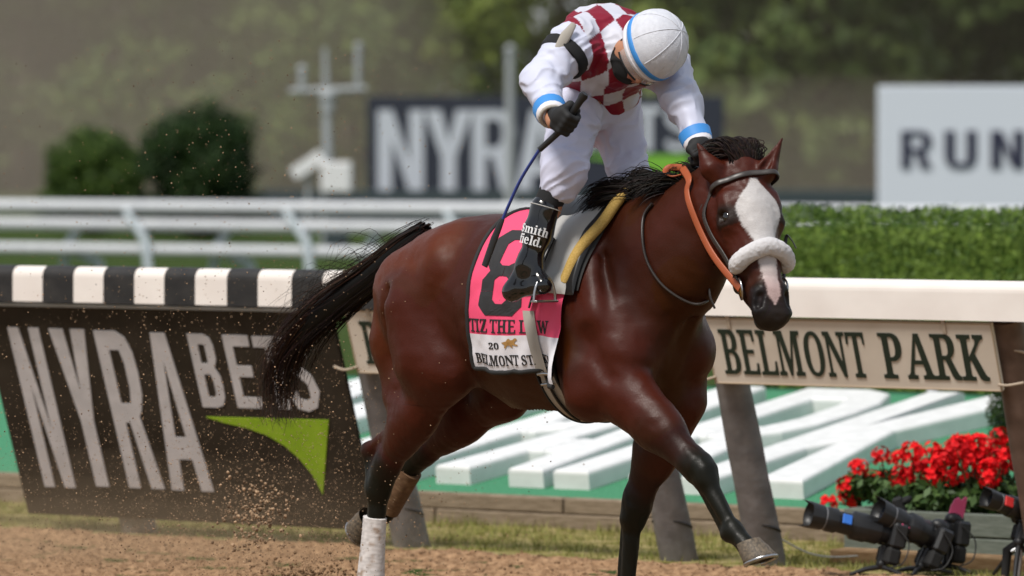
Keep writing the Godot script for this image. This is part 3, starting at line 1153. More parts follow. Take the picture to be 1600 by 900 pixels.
# ---------------------------------------------------------------- turf bank with the big letters
func bank_h(t: float) -> float:
	return 0.15 + (t - 1.79) * 0.124
func build_bank() -> void:
	# timber edging in two courses
	var o := base("timber_edging", rl(3.0, 1.74, 0), "weathered two course timber edging below the green bank", "edging")
	for c in 2:
		var s := -6.0 + c * 0.7
		while s < 14.0:
			var st := new_st()
			var w: float = 0.045 if c == 1 else 0.05
			box(st, rl(s + 1.2, 1.74 + (0.003 if c == 1 else 0.0), 0.035 + c * 0.074), RU * 1.195, UP * 0.0355, RN * w, 0.006)
			put("plank", st.commit(), M.timber, o)
			s += 2.4
	var g := []
	var rnd := FastNoiseLite.new()
	rnd.seed = 6
	for i in 24:
		var t := 1.79 + 3.0 * i / 23.0
		var row := []
		for j in 60:
			row.append(rl(-6.0 + 20.0 * j / 59.0, t, bank_h(t) - 0.012 + 0.006 * rnd.get_noise_2d(i * 30, j * 30)))
		g.append(row)
	var r2 := []
	for j in 60:
		r2.append(rl(-6.0 + 20.0 * j / 59.0, 4.9, -0.05))
	g.append(r2)
	var st2 := new_st()
	grid(st2, g, false)
	tag(put("turf_bank", st2.commit(), M.artificial_turf), "sloping bank covered with bright green artificial turf", "bank", "", "structure")
	# letters lying on it: name, left and right edge along the foot line in columns of the picture
	var tb := 1.99
	var ay := (RN + UP * 0.124)
	var L := ay.length()
	ay = ay / L
	var nz := RU.cross(-ay).normalized()
	if nz.y < 0:
		nz = -nz
	var words := [["T", 400, 560, 0.27], ["P", 594, 716, 0.43], ["A", 682, 850, 0.32], ["R", 866, 1046, 0.31], ["K", 1066, 1256, 0.31], ["N", 150, 350, 0.33]]
	var labels := {"T": "white raised letter T lying on the green bank behind the dark panel", "P": "white raised letter P lying on the green bank", "A": "white raised letter A lying on the green bank", "R": "white raised letter R lying on the green bank", "K": "white raised letter K lying on the green bank beside red flowers", "N": "white raised letter N lying on the green bank behind the dark panel"}
	for q in words:
		var s0 := s_at(q[1], tb)
		var s1 := s_at(q[2], tb)
		var st := new_st()
		glyph_slab(st, q[0], q[3], 0.0, s1 - s0, 0.0, 2.36, rl(s0, tb, bank_h(tb) - 0.012), RU, ay, nz, 0.09, 0.02)
		tag(put("bank_letter", st.commit(), M.letter_white), labels[q[0]], "letter", "white letters on the green bank")

# ---------------------------------------------------------------- the running rail with its boards
func rail_profile(w: float, h0: float, h1: float, grow := 0.0) -> Array:
	var v := []
	var r := 0.045
	v.append(Vector2(-w - grow, h0 - grow))
	for k in 7:
		var a := PI - PI / 2 * k / 6.0
		v.append(Vector2(-w + r + cos(a) * (r + grow), h1 - r + sin(a) * (r + grow)))
	for k in 7:
		var a := PI / 2 - PI / 2 * k / 6.0
		v.append(Vector2(w - r + cos(a) * (r + grow), h1 - r + sin(a) * (r + grow)))
	v.append(Vector2(w + grow, h0 - grow))
	return v
func rail_piece(s0: float, s1: float, grow: float) -> ArrayMesh:
	var st := new_st()
	var pf := rail_profile(0.062, 1.055, 1.212, grow)
	var n := pf.size()
	for i in n:
		var a: Vector2 = pf[i]
		var b: Vector2 = pf[(i + 1) % n]
		quad(st, rl(s0, a.x, a.y), rl(s0, b.x, b.y), rl(s1, b.x, b.y), rl(s1, a.x, a.y))
	for e in [s0, s1]:
		for i in range(1, n - 1):
			var v := [pf[0], pf[i], pf[i + 1]]
			if e == s0:
				v = [pf[0], pf[i + 1], pf[i]]
			for q in v:
				st.set_normal(RU * (1.0 if e == s1 else -1.0))
				st.add_vertex(rl(e, q.x, q.y))
	return st.commit()
func lean_t(h: float) -> float:
	return 0.37 * (1.2 - h)
func build_running_rail() -> void:
	var sa := s_at(-420, 0)
	var sb := s_at(2000, 0)
	var o := base("running_rail", rl((sa + sb) / 2, 0, 0), "white running rail with rounded top, black and white banded at one end", "rail")
	put("beam", rail_piece(sa, sb, 0.0), M.rail_white, o)
	var px := 20.0 - 47.5 * 8
	var k := 0
	while px < 600.0:
		if k % 2 == 1:
			put("black_band", rail_piece(s_at(px, -0.06), s_at(px + 47.5, -0.06), 0.003), M.stripe_black, o)
		px += 47.5 if px < 300 else 50.5
		k += 1
	# leaning padded posts
	for q in [[215, "grey padded post under the dark panel", "pad_grey"], [640, "grey padded post beside the dark panel", "pad_grey"], [1058, "grey padded post standing behind the horse's forelegs", "pad_grey"], [1196, "grey padded post below the cream name board", "pad_grey"], [1640, "brown padded post at the end of the name board", "post_brown"]]:
		var t1 := lean_t(0.0)
		var s := s_at(q[0], t1)
		var p := base("rail_post", rl(s, t1, 0), q[1], "post", "padded posts of the running rail")
		var st := new_st()
		var pts := []
		var rr := []
		for i in 9:
			var h := 1.06 - 1.1 * i / 8.0
			pts.append(rl(s, lean_t(h) + 0.02, h))
			rr.append(0.068 + 0.012 * i / 8.0 + 0.002 * sin(i * 2.1))
		tube(st, pts, rr, 18)
		put("padding", st.commit(), M[q[2]], p)
		for h in [0.92, 0.16]:
			st = new_st()
			var c := []
			for i in 25:
				var a := TAU * i / 24.0
				var rad: float = 0.072 + (1.0 - h) * 0.011
				c.append(rl(s + cos(a) * rad, lean_t(h) + 0.02 + sin(a) * rad, h - sin(a) * rad * 0.3))
			tube(st, c, [0.006], 6, false)
			put("strap", st.commit(), M.rope if h > 0.5 else M.stripe_black, p)
	# dark panel with the big name
	var x0 := s_at(-38, -0.03)
	var x1 := s_at(513, -0.03)
	var ht := 1.04
	var hb := 0.075
	var dn := (rl(0, lean_t(hb), hb) - rl(0, lean_t(ht), ht))
	var len := dn.length()
	var ay := -dn / len
	var nz := ay.cross(RU).normalized()
	if nz.z < 0:
		nz = -nz
	var org := rl(x0, lean_t(hb) - 0.075, hb)
	o = base("rail_banner", rl((x0 + x1) / 2, 0.2, 0), "dark leaning banner panel with pale letters and green swoosh", "banner")
	var st3 := new_st()
	box(st3, org + RU * (x1 - x0) / 2 + ay * len / 2 - nz * 0.012, RU * (x1 - x0) / 2, ay * len / 2, nz * 0.012, 0.004)
	put("panel", st3.commit(), M.banner_dark, o)
	st3 = new_st()
	box(st3, org + RU * (x1 - x0) / 2 + ay * (len + 0.006) + nz * 0.002, RU * (x1 - x0) / 2, ay * 0.008, nz * 0.02, 0.002)
	put("top_edge", st3.commit(), M.metal_pale, o)
	# the letters measured in columns along the panel and rows down it
	var u := func(px_: float, py_: float) -> Vector2:
		# where that line of sight meets the panel
		var dir := at(px_, py_, 1.0) - Vector3(0, EYE, 0)
		var dd: float = (org - Vector3(0, EYE, 0)).dot(nz) / dir.dot(nz)
		var p: Vector3 = Vector3(0, EYE, 0) + dir * dd - org
		return Vector2(p.dot(RU), p.dot(ay))
	var glyphs := [["N", Vector2(12, 511), Vector2(119, 762), 0.33], ["Y", Vector2(76, 513), Vector2(189, 761), 0.36], ["R", Vector2(146, 516), Vector2(258, 764), 0.33], ["A", Vector2(213, 519), Vector2(335, 768), 0.29], ["B", Vector2(292, 521), Vector2(357, 637), 0.34], ["E", Vector2(347, 523), Vector2(412, 638), 0.33], ["T", Vector2(393, 525), Vector2(474, 640), 0.36], ["S", Vector2(437, 527), Vector2(505, 643), 0.36]]
	for q in glyphs:
		var a: Vector2 = u.call(q[1].x, q[1].y)
		var b: Vector2 = u.call(q[2].x, q[2].y)
		st3 = new_st()
		glyph_slab(st3, q[0], q[3], a.x, b.x, b.y, a.y, org, RU, ay, nz, 0.004)
		put("letter", st3.commit(), M.banner_grey, o)
	var sw := PackedVector2Array()
	for q in [[322, 651], [514, 656], [505, 773], [497, 756], [486, 738], [468, 716], [445, 696], [418, 680], [385, 668], [350, 660]]:
		sw.append(u.call(q[0], q[1]))
	st3 = new_st()
	slab(st3, sw, org, RU, ay, nz, 0.004)
	put("swoosh", st3.commit(), M.banner_green, o)
	# cream name boards
	for q in [[1113, 1567, 1, "long cream name board hung below the running rail"], [541, 900, 0, "cream name board half hidden by the horse's tail and rump"]]:
		var hb2 := 0.775
		var ht2 := 1.045
		var tt := lean_t(hb2) - 0.10
		var b0 := s_at(q[0] + (5 if q[2] else 18), tt)
		var b1 := s_at(q[1], tt)
		if q[2] == 0:
			b1 = b0 + 1.37
		var d2 := rl(0, lean_t(ht2), ht2) - rl(0, lean_t(hb2), hb2)
		var ln := d2.length()
		var by := d2 / ln
		var og := rl(b0, tt, hb2)
		var w := b1 - b0
		o = base("name_board", og + RU * w / 2, q[3], "sign", "cream name boards on the rail")
		st3 = new_st()
		box(st3, og + RU * w / 2 + by * ln / 2 - nz * 0.01, RU * w / 2, by * ln / 2, nz * 0.01, 0.003)
		put("board", st3.commit(), M.sign_cream, o)
		for e in [[0.0, 1.0, 0.0, 0.014], [0.0, 1.0, 0.986, 1.0], [0.0, 0.003, 0.0, 1.0], [0.997, 1.0, 0.0, 1.0]]:
			st3 = new_st()
			var mid: Vector3 = og + RU * w * (e[0] + e[1]) / 2 + by * ln * (e[2] + e[3]) / 2
			box(st3, mid + nz * 0.0015, RU * w * (e[1] - e[0]) / 2, by * ln * (e[3] - e[2]) / 2, nz * 0.0025)
			put("edge_strip", st3.commit(), M.sign_edge, o)
		var lay := func(x: float, y: float, h: float) -> Vector3:
			return og + RU * x + by * y + nz * (0.0005 + 0.003 * h)
		text_on("lettering", "BELMONT", true, true, M.sign_green, o, lay, w * 0.045, w * 0.555, ln * 0.15, ln * 0.83)
		text_on("lettering", "PARK", true, true, M.sign_green, o, lay, w * 0.605, w * 0.965, ln * 0.15, ln * 0.83)
		for f in [0.09, 0.84]:
			st3 = new_st()
			box(st3, og + RU * w * f + by * (ln - 0.01) + nz * 0.004, RU * 0.008, by * 0.035, nz * 0.003, 0.001)
			put("hanger_strap", st3.commit(), M.rope, o)
		st3 = new_st()
		tube(st3, curve([og + RU * 0.01 + by * 0.03 + nz * 0.004, og - RU * 0.05 + by * 0.02 + nz * 0.02, og - RU * 0.11 + by * 0.03 + nz * 0.01]), [0.006], 6)
		put("tie_cord", st3.commit(), M.rope, o)
		st3 = new_st()
		tube(st3, curve([og + RU * (w - 0.01) + by * 0.03 + nz * 0.004, og + RU * (w + 0.04) + by * 0.035 + nz * 0.02, og + RU * (w + 0.1) + by * 0.04]), [0.006], 6)
		put("tie_cord", st3.commit(), M.rope, o)

# ---------------------------------------------------------------- clipped hedge and corner shrub
func build_hedge() -> void:
	var rnd := RandomNumberGenerator.new()
	rnd.seed = 33
	var t0 := 5.3
	var s0 := s_at(1128, t0)
	var s1 := s0 + 6.5
	var top := 1.43
	var o := base("clipped_hedge", rl((s0 + s1) / 2, t0 + 0.6, 0), "dense clipped green hedge behind the white running rail", "hedge")
	var st := new_st()
	box(st, rl((s0 + s1) / 2, t0 + 0.62, top / 2 - 0.05), RU * ((s1 - s0) / 2 - 0.1), UP * (top / 2 - 0.06), RN * 0.5, 0.08)
	put("branches", st.commit(), M.hedge_core, o)
	var leaf := new_st()
	for q in [Vector3(-1, 0, 0), Vector3(1, 0, 0), Vector3(0, 0.06, 0.42), Vector3(-1, 0, 0), Vector3(0, 0.06, -0.42), Vector3(1, 0, 0)]:
		leaf.set_normal(Vector3.UP)
		leaf.add_vertex(q)
	var nz := FastNoiseLite.new()
	nz.seed = 8
	nz.frequency = 0.9
	var mm := MultiMesh.new()
	mm.transform_format = MultiMesh.TRANSFORM_3D
	mm.use_colors = true
	mm.mesh = leaf.commit()
	var count := 62000
	mm.instance_count = count
	for i in count:
		var s := rnd.randf_range(s0, s1)
		var roll := rnd.randf()
		var p: Vector3
		var n: Vector3
		if roll < 0.62:
			var h := rnd.randf_range(0.0, top)
			var e := 0.06 * nz.get_noise_2d(s * 3.0, h * 3.0) - 0.10 * rnd.randf() * rnd.randf()
			p = rl(s, t0 + 0.08 - e - maxf(0.0, h - top + 0.1) * -0.6, h)
			n = -RN
		elif roll < 0.95:
			var t := rnd.randf_range(0.0, 1.25)
			var e := 0.05 * nz.get_noise_2d(s * 3.0, t * 3.0 + 40.0) + (0.035 * rnd.randf() if rnd.randf() < 0.08 else 0.0) - 0.10 * rnd.randf() * rnd.randf()
			p = rl(s, t0 + t, top - 0.02 + e - 0.1 * pow(absf(t / 0.62 - 1.0), 4.0))
			n = UP
		else:
			p = rl(s0 + rnd.randf_range(-0.02, 0.1), t0 + rnd.randf_range(0.0, 1.2), rnd.randf_range(0, top))
			n = -RU
		n = (n * 0.7 + Vector3(rnd.randfn(), rnd.randfn() + 0.5, rnd.randfn()) * 0.6).normalized()
		var a := n.cross(Vector3(rnd.randfn(), rnd.randfn(), rnd.randfn())).normalized()
		var k := rnd.randf_range(0.010, 0.021)
		mm.set_instance_transform(i, Transform3D(Basis(a, n, a.cross(n)) * Basis.from_scale(Vector3.ONE * k), p))
		mm.set_instance_color(i, Color(0.032, 0.075, 0.010).lerp(Color(0.17, 0.25, 0.03), clampf(rnd.randf() * (0.45 + 0.55 * rnd.randf()) + 0.35 * nz.get_noise_2d(p.x * 5.0, p.y * 5.0 + p.z), 0.0, 1.0)))
	var mi := MultiMeshInstance3D.new()
	mi.name = "foliage"
	mi.multimesh = mm
	mi.material_override = M.leaf_lit
	o.add_child(mi)
	mi.position = -o.position
	mi.set_meta("kind", "stuff")
	# a slim white stake standing before the hedge
	st = new_st()
	var sp := s_at(1442, 4.85)
	tube(st, [rl(sp, 4.95, 0), rl(sp, 4.95, 0.62)], [0.03], 10)
	tag(put("white_stake", st.commit(), M.tube_white), "short white stake standing at the foot of the hedge", "stake")
	# corner shrub beside the brown post
	var c := at(1590, 640, 23.6)
	var sh := base("upright_shrub", Vector3(c.x, 0, c.z), "dark upright shrub behind the red flowers", "shrub")
	var cl := []
	for i in 12:
		cl.append([Vector3(c.x, 0.25 + i * 0.045, c.z) + Vector3(rnd.randfn(), 0, rnd.randfn()) * 0.03, 0.13 - 0.002 * i, 1.0])
	put("foliage", leaf_cloud(cl, 6000, 0.014, Color(0.012, 0.026, 0.006), Color(0.05, 0.085, 0.015), rnd), M.leaf_lit, sh)
	st = new_st()
	tube(st, [Vector3(c.x, 0, c.z), Vector3(c.x, 0.6, c.z)], [0.02, 0.01], 8)
	put("stem", st.commit(), M.bark, sh)

# ---------------------------------------------------------------- the horse
const POLL_UP := 1.70
var head_o := Vector3.ZERO
var e1 := Vector3.ZERO      # down the face
var e2 := Vector3.ZERO      # out of the forehead
var e3 := Vector3.ZERO      # to the horse's right
var horse_bones := []
var head_bones := []
var horse_node: Node3D
var coat_noise := FastNoiseLite.new()
func E(a: float, b: float, c: float) -> Vector3:
	return head_o + e1 * a * 0.965 + e2 * b + e3 * c
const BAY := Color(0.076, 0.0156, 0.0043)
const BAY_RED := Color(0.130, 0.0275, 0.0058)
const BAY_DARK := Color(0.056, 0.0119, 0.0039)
const POINTS := Color(0.0100, 0.0085, 0.0078)
func make_horse_bones() -> void:
	var yaw := deg_to_rad(21.0)
	var fh := Vector3(sin(yaw), 0, cos(yaw))
	var pitch := deg_to_rad(62.0)
	e1 = fh * cos(pitch) - UP * sin(pitch)
	e2 = fh * sin(pitch) + UP * cos(pitch)
	e3 = Vector3(-cos(yaw), 0, sin(yaw))
	head_o = J(1166, 250, 0.0)
	var B := horse_bones
	var S := 0.76
	# barrel, loin and croup
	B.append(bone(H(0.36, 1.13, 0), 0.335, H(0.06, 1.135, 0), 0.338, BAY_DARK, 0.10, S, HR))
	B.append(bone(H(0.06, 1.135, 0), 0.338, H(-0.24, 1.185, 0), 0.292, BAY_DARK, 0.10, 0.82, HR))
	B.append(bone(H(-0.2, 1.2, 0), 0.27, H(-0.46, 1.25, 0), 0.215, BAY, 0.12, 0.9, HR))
	B.append(bone(H(0.45, 1.40, 0), 0.115, H(0.18, 1.37, 0), 0.10, BAY, 0.14, 0.55, HR))
	for q in [1.0, -1.0]:
		B.append(bone(H(-0.34, 1.315, 0.115 * q), 0.145, H(-0.58, 1.235, 0.10 * q), 0.138, BAY_RED, 0.06))
		B.append(bone(H(-0.30, 1.31, 0.205 * q), 0.055, H(-0.36, 1.24, 0.215 * q), 0.062, BAY, 0.05))       # point of hip
		B.append(bone(H(-0.57, 1.21, 0.110 * q), 0.125, H(-0.64, 1.04, 0.115 * q), 0.100, BAY_RED, 0.08))
		B.append(bone(H(-0.64, 1.04, 0.115 * q), 0.100, H(-0.62, 0.84, 0.125 * q), 0.07, BAY, 0.07))
		B.append(bone(H(-0.45, 1.16, 0.15 * q), 0.17, H(-0.40, 0.99, 0.17 * q), 0.148, BAY, 0.05))
		# shoulder blade, upper arm, pectorals
		B.append(bone(H(0.36, 1.38, 0.11 * q), 0.085, H(0.49, 1.16, 0.160 * q), 0.108, BAY, 0.045))
		B.append(bone(H(0.49, 1.16, 0.155 * q), 0.10, H(0.575, 1.03, 0.138 * q), 0.102, BAY, 0.035))
		B.append(bone(H(0.565, 1.03, 0.136 * q), 0.105, H(0.45, 0.90, 0.18 * q), 0.112, BAY, 0.035))
		B.append(bone(H(0.34, 1.2, 0.185 * q), 0.08, H(0.42, 0.97, 0.195 * q), 0.095, BAY_DARK, 0.04))      # triceps
		B.append(bone(H(0.56, 1.06, 0.066 * q), 0.102, H(0.51, 0.90, 0.080 * q), 0.10, BAY_DARK, 0.022))   # breast
		B.append(bone(H(0.50, 1.22, 0.10 * q), 0.09, H(0.60, 1.10, 0.09 * q), 0.072, BAY_DARK, 0.06))
		# grooves: before the shoulder blade, behind the elbow, between thigh and flank, over the hamstring
		B.append(bone(H(0.47, 1.36, 0.15 * q), 0.004, H(0.60, 1.17, 0.245 * q), 0.010, BAY, 0.06, 1.0, Vector3.ZERO, true))
		B.append(bone(H(0.40, 1.08, 0.295 * q), 0.014, H(0.36, 0.86, 0.285 * q), 0.016, BAY, 0.05, 1.0, Vector3.ZERO, true))
		B.append(bone(H(-0.21, 1.20, 0.30 * q), 0.016, H(-0.19, 0.98, 0.275 * q), 0.02, BAY, 0.06, 1.0, Vector3.ZERO, true))
		B.append(bone(H(-0.52, 1.22, 0.275 * q), 0.010, H(-0.56, 0.95, 0.265 * q), 0.012, BAY, 0.05, 1.0, Vector3.ZERO, true))
		B.append(bone(H(0.50, 1.10, 0.275 * q), 0.010, H(0.60, 0.95, 0.26 * q), 0.010, BAY, 0.04, 1.0, Vector3.ZERO, true))
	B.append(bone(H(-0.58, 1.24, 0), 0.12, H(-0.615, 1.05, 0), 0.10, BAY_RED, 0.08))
	B.append(bone(H(0.74, 1.14, 0), 0.012, H(0.66, 0.86, 0), 0.014, BAY, 0.05, 1.0, Vector3.ZERO, true))
	# neck
	var n0 := H(0.42, 1.26, 0)
	var n1 := H(0.66, 1.36, -0.005)
	var n2 := head_o - fh_of() * 0.135 - UP * 0.125
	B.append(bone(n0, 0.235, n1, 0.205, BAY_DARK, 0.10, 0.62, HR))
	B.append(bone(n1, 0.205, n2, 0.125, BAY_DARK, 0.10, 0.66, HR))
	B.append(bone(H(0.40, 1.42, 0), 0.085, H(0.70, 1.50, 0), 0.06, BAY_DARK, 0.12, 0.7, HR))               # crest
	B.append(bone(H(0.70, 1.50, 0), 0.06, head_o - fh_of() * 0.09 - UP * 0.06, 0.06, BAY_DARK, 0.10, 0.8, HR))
	B.append(bone(H(0.57, 1.12, 0.03), 0.085, n2 - UP * 0.06 + fh_of() * 0.02, 0.06, BAY_DARK, 0.08))       # windpipe
	B.append(bone(H(0.50, 1.25, 0.11), 0.05, n2 + e3 * 0.05, 0.05, BAY, 0.06))                              # neck muscle
	# near fore, reaching
	var el := H(0.56, 0.91, 0.165)
	var kn := J(1096, 736, 0.14)
	var ft := J(1146, 829, 0.13)
	var co := J(1166, 853, 0.128)
	leg_fore(B, el, kn, ft, co, J(1215, 882, 0.126))
	# off fore, planted
	var el2 := H(0.50, 0.87, -0.165)
	var kn2 := J(990, 797, -0.14)
	var ft2 := H(0.275, 0.135, -0.14)
	leg_fore(B, el2, kn2, ft2, H(0.335, 0.075, -0.14), H(0.385, 0.0, -0.14))
	# near hind, planted; off hind, lifted
	leg_hind(B, H(-0.31, 0.95, 0.185), J(594, 742, 0.155), J(577, 703, 0.155), J(579, 918, 0.155), H(-0.71, 0.075, 0.155), 1.0)
	leg_hind(B, H(-0.40, 0.86, -0.17), J(648, 716, -0.14), J(626, 690, -0.14), J(598, 800, -0.14), J(580, 818, -0.14), -1.0)
	# head
	var D := head_bones
	D.append(bone(E(0.02, -0.075, 0), 0.086, E(0.19, -0.085, 0), 0.097, BAY, 0.05))
	D.append(bone(E(0.17, -0.078, 0), 0.092, E(0.36, -0.074, 0), 0.070, BAY, 0.05))
	D.append(bone(E(0.36, -0.072, 0), 0.066, E(0.50, -0.064, 0), 0.057, BAY_DARK, 0.05))
	D.append(bone(E(0.20, -0.035, 0), 0.045, E(0.47, -0.036, 0), 0.032, BAY, 0.04))                          # nasal bone
	for q in [1.0, -1.0]:
		D.append(bone(E(0.13, -0.045, 0.078 * q), 0.030, E(0.215, -0.050, 0.090 * q), 0.028, BAY, 0.035))     # brow
		D.append(bone(E(0.22, -0.078, 0.086 * q), 0.024, E(0.34, -0.095, 0.058 * q), 0.014, BAY, 0.03))      # cheek crest
		D.append(bone(E(0.13, -0.170, 0.052 * q), 0.082, E(0.25, -0.168, 0.044 * q), 0.066, BAY, 0.05))      # jowl
		D.append(bone(E(0.25, -0.165, 0.036 * q), 0.056, E(0.46, -0.125, 0.018 * q), 0.034, BAY_DARK, 0.05))
		D.append(bone(E(0.50, -0.026, 0.036 * q), 0.026, E(0.565, -0.040, 0.046 * q), 0.026, POINTS, 0.025)) # nostril wings
		D.append(bone(E(0.528, -0.012, 0.052 * q), 0.013, E(0.552, -0.020, 0.062 * q), 0.016, POINTS, 0.012, 1.0, Vector3.ZERO, true))
		D.append(bone(E(0.203, -0.042, 0.112 * q), 0.014, E(0.203, -0.042, 0.118 * q), 0.014, POINTS, 0.02, 1.0, Vector3.ZERO, true))
	var MUZ := Color(0.026, 0.018, 0.016)
	D.append(bone(E(0.51, -0.064, 0), 0.056, E(0.568, -0.068, 0), 0.054, MUZ, 0.04))
	D.append(bone(E(0.585, -0.055, 0.018), 0.036, E(0.585, -0.055, -0.018), 0.036, MUZ, 0.03))            # upper lip
	D.append(bone(E(0.47, -0.128, 0), 0.03, E(0.565, -0.118, 0), 0.034, MUZ, 0.022))                      # lower lip and chin
	D.append(bone(E(0.575, -0.098, 0.034), 0.005, E(0.575, -0.098, -0.034), 0.005, POINTS, 0.01, 1.0, Vector3.ZERO, true))   # mouth
	for q in [1.0, -1.0]:
		D.append(bone(E(0.565, -0.098, 0.044 * q), 0.006, E(0.49, -0.100, 0.054 * q), 0.004, POINTS, 0.01, 1.0, Vector3.ZERO, true))
	# ears: near and off, laid a little back
	var ed := -head_o.z - 0.005
	var r0 := at(1124, 286, ed)
	var r1 := at(1112, 264, ed)
	var r2 := at(1091, 226, ed + 0.02)
	var l0 := at(1184, 284, ed + 0.01)
	var l1 := at(1200, 264, ed + 0.01)
	var l2 := at(1222, 217, ed + 0.03)
	for q in [[r0, r1, r2, 1.0], [l0, l1, l2, -1.0]]:
		D.append(bone(q[0], 0.028, q[1], 0.036, BAY, 0.025))
		D.append(bone(q[1], 0.037, q[2], 0.006, BAY, 0.02, 0.62, (fh + e3 * q[3] * 0.5).normalized()))
		if q[3] > 0.0:
			continue
		var front: Vector3 = (fh * 0.6 - e3 * q[3] * 0.55 + UP * 0.1).normalized()
		D.append(bone(q[0].lerp(q[1], 0.9) + front * 0.034, 0.016, q[1].lerp(q[2], 0.75) + front * 0.014, 0.004, BAY_DARK, 0.01, 1.0, Vector3.ZERO, true))
func fh_of() -> Vector3:
	return Vector3(sin(deg_to_rad(34.0)), 0, cos(deg_to_rad(34.0)))
func leg_fore(B: Array, el: Vector3, kn: Vector3, ft: Vector3, co: Vector3, _toe: Vector3) -> void:
	var d := (kn - el)
	var back := d.cross(HR).normalized()
	if back.dot(HF) > 0.0:
		back = -back
	B.append(bone(el, 0.115, el + d * 0.45, 0.080, BAY, 0.04, 0.85, HR))
	B.append(bone(el + d * 0.02 - back * 0.05, 0.07, el + d * 0.55 - back * 0.02, 0.057, BAY, 0.025))
	B.append(bone(el + d * 0.45, 0.078, kn - d * 0.1, 0.05, POINTS * 0.5 + BAY_DARK * 0.5, 0.05, 0.9, HR))
	B.append(bone(kn - d.normalized() * 0.045, 0.05, kn + (ft - kn).normalized() * 0.03, 0.047, POINTS, 0.03))
	B.append(bone(kn - back * 0.020 - d.normalized() * 0.020 + HR * 0.014, 0.034, kn - back * 0.018 + d.normalized() * 0.016 + HR * 0.012, 0.032, POINTS, 0.014))
	B.append(bone(kn - back * 0.020 - d.normalized() * 0.020 - HR * 0.014, 0.034, kn - back * 0.018 + d.normalized() * 0.016 - HR * 0.012, 0.032, POINTS, 0.014))
	B.append(bone(kn + back * 0.034 - d.normalized() * 0.012, 0.022, kn + back * 0.030 + d.normalized() * 0.02, 0.018, POINTS, 0.02))
	var c := ft - kn
	B.append(bone(kn + c * 0.1, 0.033, ft - c * 0.1, 0.025, POINTS, 0.02))
	var cb := c.cross(HR).normalized()
	if cb.dot(back) < 0.0:
		cb = -cb
	B.append(bone(kn + c * 0.10 + cb * 0.036, 0.016, ft - c * 0.06 + cb * 0.034, 0.017, POINTS, 0.010))            # tendons
	B.append(bone(ft + cb * 0.026 + HR * 0.012, 0.020, ft + cb * 0.026 - HR * 0.012, 0.020, POINTS, 0.014))
	B.append(bone(ft, 0.034, ft + cb * 0.010, 0.033, POINTS, 0.02))
	B.append(bone(ft, 0.030, co, 0.034, POINTS, 0.02))
func leg_hind(B: Array, stif: Vector3, hock: Vector3, tip: Vector3, ft: Vector3, co: Vector3, side: float) -> void:
	var hip := H(-0.46, 1.14, 0.14 * side)
	B.append(bone(hip, 0.162, stif, 0.104, BAY, 0.05, 0.9, HR))
	B.append(bone(stif, 0.098, stif.lerp(hock, 0.5), 0.075, BAY, 0.06, 0.85, HR))
	B.append(bone(stif.lerp(hock, 0.45), 0.076, stif.lerp(hock, 0.9), 0.045, BAY_DARK, 0.05, 0.8, HR))
	B.append(bone(H(-0.63, 0.86, 0.13 * side).lerp(stif, 0.25), 0.07, hock.lerp(stif, 0.33), 0.045, BAY, 0.06))
	B.append(bone(hock.lerp(stif, 0.4) + (tip - hock) * 0.35, 0.028, tip, 0.024, BAY_DARK, 0.03))         # string above the hock
	B.append(bone(tip, 0.026, hock.lerp(ft, 0.22) + (tip - hock) * 0.25, 0.027, POINTS, 0.03))
	B.append(bone(hock.lerp(stif, 0.12), 0.05, hock.lerp(ft, 0.12), 0.047, POINTS, 0.04))
	var c := ft - hock
	B.append(bone(hock + c * 0.1, 0.036, ft - c * 0.1, 0.029, POINTS, 0.02))
	var cb := c.cross(HR).normalized()
	if cb.dot(tip - hock) < 0.0:
		cb = -cb
	B.append(bone(hock + c * 0.12 + cb * 0.027, 0.017, ft + cb * 0.022, 0.017, POINTS, 0.012))
	B.append(bone(ft, 0.041, ft + cb * 0.012, 0.04, POINTS, 0.025))
	B.append(bone(ft, 0.036, co, 0.038, POINTS, 0.03))
func muscle(p: Vector3) -> float:      # tendons, veins and ribs under the hide
	var v := coat_noise.get_noise_3d(p.x * 7.0 + p.y * 4.0, p.y * 7.0, p.z * 7.0)
	var w := coat_noise.get_noise_3d(p.x * 15.0 + p.y * 9.0, p.y * 12.0 - p.x * 5.0, p.z * 15.0)
	return 0.0055 * v + 0.0034 * absf(w)
func sinew(p: Vector3) -> float:
	var v := coat_noise.get_noise_3d(p.x * 30.0 + p.y * 9.0, p.y * 9.0, p.z * 30.0)
	return muscle(p) * smoothstep(0.70, 0.824, p.y) + (0.0022 * v + 0.0018 * absf(v)) * smoothstep(0.824, 0.76, p.y)
